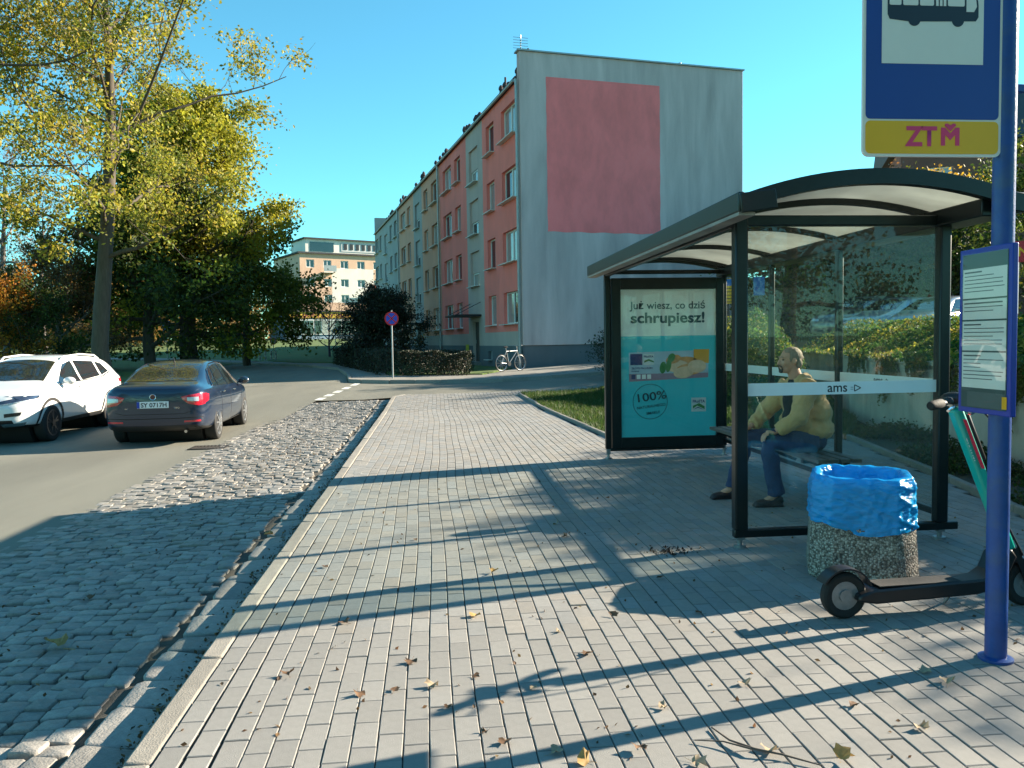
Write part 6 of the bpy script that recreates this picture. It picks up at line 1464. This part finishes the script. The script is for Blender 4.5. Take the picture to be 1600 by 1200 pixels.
# ------------------------------------------------------------------ street furniture and small things
M_post = mat('sign_post_grey', (.30,.31,.32), .45, .6, var=.1); M_red = mat('sign_red', (.55,.012,.02), .45, var=0); M_sblue = mat('sign_round_blue', (.02,.06,.45), .45, var=0); M_wht = mat('plain_white', (.65,.65,.63), .5, var=0); M_sback = mat('sign_face_blue', (.03,.15,.42), .5, var=0)
def disc(mb, c, r, y0, y1, n=28, mi=0): return mb.prism([(c[0]+r*cos(2*pi*i/n), c[1]+r*sin(2*pi*i/n)) for i in range(n)], AX_XZ, y0, y1, mi)
def facing(p): return -atan2(p.x, p.y)          # turn a sign towards the road users coming from the stop
# no stopping sign by the hedge
p = gT(614, 591); hz = T(p.x,p.y); sc_ = (p-Vector((0,0,EYE))).length/FPX
ns = thing('no_stopping_sign', 'round blue and red no stopping sign on a post before the hedge', 'road sign', (p.x,p.y,hz), facing(p))
zc = 92*sc_*1.0; 
MB().cyl((0,.03,-.1), (0,.03,zc+.3), .03, 10).build('post', M_post, ns)
m = MB(); disc(m, (0,zc), .262, -.004, .004); pl_ = m.build('sign_disc', M_red, ns)
m = MB(); disc(m, (0,zc), .205, -.007, -.0045); m.build('blue_field', M_sblue, pl_)
for a in (45,-45): MB().box((0,-.0085,zc), (.40,.002,.045), R=Matrix.Rotation(radians(a),3,'Y')).build('red_bar', M_red, pl_)
# far bus stop sign
p = atdepth(262, 560, 58.0); z0 = T(p.x,p.y)-.05
fb_ = thing('bus_stop_sign', 'small pale blue bus stop sign on a thin post across the road', 'bus stop sign', (p.x,p.y,z0), facing(p))
MB().cyl((0,.04,0), (0,.04,3.1), .04, 8).build('post', M_post, fb_); q = MB().box((0,0,2.55), (.52,.03,.75)).build('sign_plate', M_sback, fb_); MB().box((0,-.018,2.68), (.36,.006,.36)).build('white_field', M_wht, q)
# round prohibition sign and bollards at the bend
p = atdepth(428, 561, 58.0); z0 = T(p.x,p.y)
rs = thing('prohibition_sign', 'small round white sign with red rim beside the striped bollards', 'road sign', (p.x,p.y,z0), facing(p))
MB().cyl((0,.03,-.05), (0,.03,1.5), .03, 8).build('post', M_post, rs); m = MB(); disc(m, (0,1.3), .24, -.004, .004); q = m.build('sign_disc', M_red, rs); m = MB(); disc(m, (0,1.3), .18, -.008, -.0045); m.build('white_field', M_wht, q); MB().box((0,-.010,1.3), (.2,.003,.05)).build('symbol', M_ink, q)
for i, px in enumerate((406,415,424,431)):
    p = atdepth(px, 562, 57.0); bo_ = thing('bollard', 'white and grey striped bollard at the road bend', 'bollard', (p.x,p.y,T(p.x,p.y)), 0, 'striped bollards at the bend')
    MB().lathe([(.09,0),(.08,.04),(.06,.06),(.06,.62),(.05,.68),(0.001,.70)], n=12).build('post', M_post, bo_)
    for z in (.22,.48): MB().lathe([(.063,z),(.063,z+.12)], n=12).build('white_band', M_wht, bo_)
for px, D in ((281,52),(286,60),(305,56)):
    p = atdepth(px, 560, D); po_ = thing('marker_post', 'white marker post under the broad tree', 'post', (p.x,p.y,T(p.x,p.y)-.1), 0, 'white marker posts under the trees')
    MB().cyl((0,0,-.05), (0,0,.95), .055, 8).build('shaft', M_wht, po_); MB().cyl((0,0,.62), (0,0,.74), .057, 8).build('dark_band', M_ink, po_)
# diamond priority sign and post box near the shop
p = atdepth(525, 555, 66.0); ds = thing('priority_sign', 'small diamond road sign beside the bare shrub', 'road sign', (p.x,p.y,T(p.x,p.y)), facing(p)); MB().cyl((0,.03,-.05),(0,.03,2.1),.03,8).build('post', M_post, ds); q = MB().box((0,0,1.85), (.5,.02,.5), R=Matrix.Rotation(radians(45),3,'Y')).build('sign_plate', M_wht, ds); MB().box((0,-.013,1.85), (.34,.006,.34), R=Matrix.Rotation(radians(45),3,'Y')).build('yellow_field', M_signy, q)
# bicycle leaning on the corner of the block
bp_ = gT(806, 579); bk = thing('bicycle', 'grey bicycle leaning at the corner downpipe of the block', 'bicycle', (bp_.x-.25, bp_.y-.55, T(bp_.x,bp_.y)), BR+radians(28))
def bwheel(x):
    R = Matrix.Rotation(radians(90),3,'X'); n = 28
    w = MB(); w.tube([(x+.33*cos(2*pi*i/n), 0, .34+.33*sin(2*pi*i/n)) for i in range(n+1)], .018, 6); w = w.build('wheel', M_rub, bk)
    s_ = MB(); s_.tube([(x+.30*cos(2*pi*i/n), 0, .34+.30*sin(2*pi*i/n)) for i in range(n+1)], .010, 5)
    for i in range(10): a = 2*pi*i/10; s_.cyl((x,0,.34), (x+.3*cos(a),0,.34+.3*sin(a)), .003, 4)
    s_.build('spokes', M_alloy, w)
bwheel(-.52); bwheel(.52)
m = MB(); A_, B_, C_, D_, E_ = (-.12,0,.30), (-.25,0,.80), (.36,0,.82), (.52,0,.34), (-.52,0,.34)
for a, b in ((A_,B_),(B_,C_),(A_,C_),(A_,E_),(B_,E_),(C_,D_)): m.cyl(a, b, .017, 8)
m.build('frame', M_post, bk); MB().tube([(-.25,0,.78),(-.28,0,.95)], .014, 8).build('seat_post', M_post, bk); MB().ell((-.29,0,.975), (.13,.07,.03), 10).build('saddle', M_rub, bk)
MB().tube([(.36,0,.82),(.34,0,1.0),(.38,-.26,1.04)], .013, 8).build('handlebar', M_post, bk); MB().tube([(.34,0,1.0),(.38,.26,1.04)], .013, 8).build('handlebar', M_post, bk)
MB().lathe([(.09,-.006),(.09,.006)], (-.12,-.04,.30), 16, R=Matrix.Rotation(radians(90),3,'X')).build('chainring', M_darkmetal, bk)
# red notice board at the right edge, lamp post by the garage
p = atdepth(1612, 392, 16.0); z0 = terrz(p.x,p.y); rb_ = thing('notice_board', 'red board with yellow letters on two posts above the slope', 'sign', (p.x,p.y,z0), facing(p)); hh = p.z-z0
q = MB().box((0,0,hh), (.62,.04,.42)).build('board', M_red, rb_, bevel=.005); lettering('NA', .26, M_signy, q, Matrix.Translation((-.24,-.023,hh-.09)) @ VERT, bold=.02)
for s in (-1,1): MB().cyl((s*.24,.05,-.1), (s*.24,.05,hh+.2), .03, 8).build('post', M_post, rb_)
p = atdepth(1186, 447, 27.0); z0 = T(p.x,p.y); bb_ = thing('information_board', 'flat blue board on a post seen through the shelter', 'sign', (p.x,p.y,z0), facing(p)); hh = p.z-z0; MB().box((0,0,hh), (.36,.03,.62)).build('board', M_sback, bb_); MB().cyl((0,.04,-.1), (0,.04,hh+.3), .03, 8).build('post', M_darkmetal, bb_)
p = atdepth(1138, 455, 24.0); z0 = T(p.x,p.y); bb_ = thing('information_board', 'striped yellow and blue board on a post beside the advert panel', 'sign', (p.x,p.y,z0), facing(p)); hh = p.z-z0; MB().box((0,0,hh), (.30,.03,.75)).build('board', M_signy, bb_); MB().box((0,-.017,hh+.26), (.28,.004,.2)).build('blue_field', M_sback, bb_)
for k in range(5): MB().box((0,-.017,hh+.08-k*.1), (.26,.004,.02)).build('printed_line', M_ink, bb_)
MB().cyl((0,.04,-.1), (0,.04,hh+.4), .03, 8).build('post', M_darkmetal, bb_)
# fence on the garage side
fp0 = atdepth(1150, 500, 47.0); fp1 = atdepth(1300, 503, 46.0); fz = T(fp0.x,fp0.y)
fn = thing('picket_fence', 'dark picket fence in front of the low grey building', 'fence', (fp0.x,fp0.y,fz), atan2(fp1.y-fp0.y, fp1.x-fp0.x)); LN = (fp1-fp0).length
for k in range(int(LN/.18)): MB().box((.09+k*.18,0,.95), (.09,.02,1.5+.08*((k*7)%3))).build('picket', M_darkmetal, fn)
for z in (.5,1.4): MB().box((LN/2,.03,z), (LN,.03,.07)).build('rail', M_darkmetal, fn)

# ------------------------------------------------------------------ fallen leaves, twig, litter
def leafmesh(seed, m, s):
    r = random.Random(seed); n = 5; P = []
    for k in range(-n, n+1):
        a = k/n*2.2; lob = 1.0 if k % 2 == 0 else .74; L = s*(.55+.25*cos(a))*lob*r.uniform(.85,1.15); P.append((L*sin(a), L*cos(a)+.12*s))
    P = [(0,-.18*s)] + P[:]; V = [(x, y, r.uniform(0,.28)*s + .75*abs(x)*r.uniform(.3,1.2)) for x, y in P]; V.append((0,.1*s,.01)); c = len(V)-1
    mb = MB(); mb.add(V, [(c,i,(i+1)%c) for i in range(c)]); mb.tube([(0,-.15*s,.02*s),(.05*s,-.5*s,.06*s),(.02*s,-.8*s,.1*s)], .006*s+.0006, 4); return mb.mesh('fallen_leaf', m, True, 60)
LM = [mat('dry_leaf_ochre', (.36,.22,.07), .7, var=.25, vscale=40, trans=.2), mat('dry_leaf_brown', (.13,.07,.035), .8, var=.3, vscale=40, trans=.1), mat('dry_leaf_tan', (.34,.26,.17), .8, var=.25, vscale=40, trans=.15)]
LMe = [[leafmesh(50+10*j+i, LM[j], .062) for i in range(3)] for j in range(3)]
LL = ['curled yellow-ochre fallen leaf lying on the paving','curled dark brown fallen leaf lying on the paving','pale tan fallen leaf lying on the paving']; LG = ['ochre fallen leaves','brown fallen leaves','tan fallen leaves']
spots = [(741,966,0,1.4),(770,897,0,1.3),(885,840,1,1.0),(542,975,1,1.2),(508,888,1,.8),(644,1034,1,1.2),(678,1072,2,1.3),(741,1058,1,.7),(1200,1178,2,1.6),(1316,1190,0,2.0),(1440,1052,2,1.2),(1165,1072,2,1.0),(915,1025,1,1.1),(958,964,1,1.0),(870,989,2,.6),(790,1160,1,.9),(1000,1172,1,1.4),(918,1192,0,1.8),(452,1058,1,1.0),(616,1082,1,.7),(560,1085,1,.9),(1040,1108,2,.9),(1250,935,1,.7),(1480,1070,2,1.0),(1437,1138,2,1.0),(1085,1192,2,1.0),(870,820,2,.8),(650,845,1,.6),(950,780,1,.7),(760,1145,1,.6),(1095,960,1,.7),(1030,905,1,.8),(865,1178,2,.9),(700,1105,1,.6),(835,1075,2,.6),(1330,1105,1,.7)]
for i, (px, py, j, k) in enumerate(spots):
    g = gnd(px, py, 0); o = linkobj('fallen_leaf', LMe[j][i % 3]); k = min(k, .7+.3*k)*.92; o.location = (g.x, g.y, .003); o.scale = (k,k*random.uniform(.6,1),k*random.uniform(.6,1.2)); o.rotation_euler = (random.gauss(0,.15), random.gauss(0,.15), random.uniform(0,6.3)); tag(o, LL[j], 'leaf', LG[j])
for i, (px, py, k) in enumerate(((95,1014,1.9),(425,842,1.2),(140,935,.9),(205,1000,.7),(60,960,.8))):
    g = gnd(px, py, -.13); o = linkobj('fallen_leaf', LMe[0 if i < 2 else 1][i % 3]); o.location = (g.x, g.y, LZ(g.x,g.y)+.012); o.scale = (k,k,k); o.rotation_euler = (.1,.1,random.uniform(0,6)); tag(o, 'orange-brown fallen leaf lying on the cobbles' if i < 2 else 'dark fallen leaf lying on the cobbles', 'leaf', 'ochre leaves on the cobbles' if i < 2 else 'dark leaves on the cobbles')
def litter():
    rng = np.random.default_rng(77); P = []; 
    while len(P) < 450:
        x, y = rng.uniform(-1.1,4.6), 2.4+abs(rng.normal(0,4))
        if inpoly(x, y, PAVE): P.append((x, y, T(x,y)+.004))
    while len(P) < 3600:                                       # drift in the gutter and on the cobbles
        y = rng.uniform(2,21); x = -1.23-abs(rng.normal(0,.05)) if rng.random() < .75 else rng.normal(-2.4,.35)
        if rng.random() < .15: y = rng.normal(12.6,.9); x = rng.normal(-2.3,.4)
        if -3.6 < x < -1.19: P.append((x, y, LZ(x,y)+.008))
    P = np.array(P); n = len(P); o = linkobj('leaf_litter', leaves_mesh('leaf_litter', P, .026, pal([(.20,.11,.05),(.12,.07,.035),(.28,.18,.08),(.07,.05,.03)], n, rng), M_leaf, rng, .6, flat=3.0))
    return tag(o, 'fine brown leaf crumbs and seeds scattered on paving and gutter', 'leaf litter', kind='stuff')
litter()
g0 = gnd(1120, 1140, .01); tw_ = thing('fallen_twig', 'thin forked dry twig with curled leaf on the paving', 'twig', (g0.x,g0.y,.006))
def gl(px, py, z=.006): q = gnd(px, py, z); return (q.x-g0.x, q.y-g0.y, z-.006+.004)
MB().tube([gl(1112,1138), gl(1140,1158,.012), gl(1180,1172,.02), gl(1220,1180,.012), gl(1285,1198,.006)], [.003,.004,.005,.004,.0025], 6).build('stem', M_twig, tw_); MB().tube([gl(1085,1158), gl(1130,1160,.016), gl(1175,1172,.018)], [.002,.003,.004], 6).build('side_shoot', M_twig, tw_)
# dark patch of seeds near the shelter post
def seeds():
    rng = np.random.default_rng(5); c = gnd(1045, 862, 0); P = np.array([(c.x+rng.normal(0,.10), c.y+rng.normal(0,.06), .006) for _ in range(110)])
    return tag(linkobj('seed_litter', leaves_mesh('seed_litter', P, .03, pal([(.015,.012,.01),(.03,.02,.015)], 110, rng), M_leaf, rng, .5, flat=3.0)), 'dark scatter of crushed leaves in front of the shelter post', 'leaf litter', kind='stuff')
seeds()
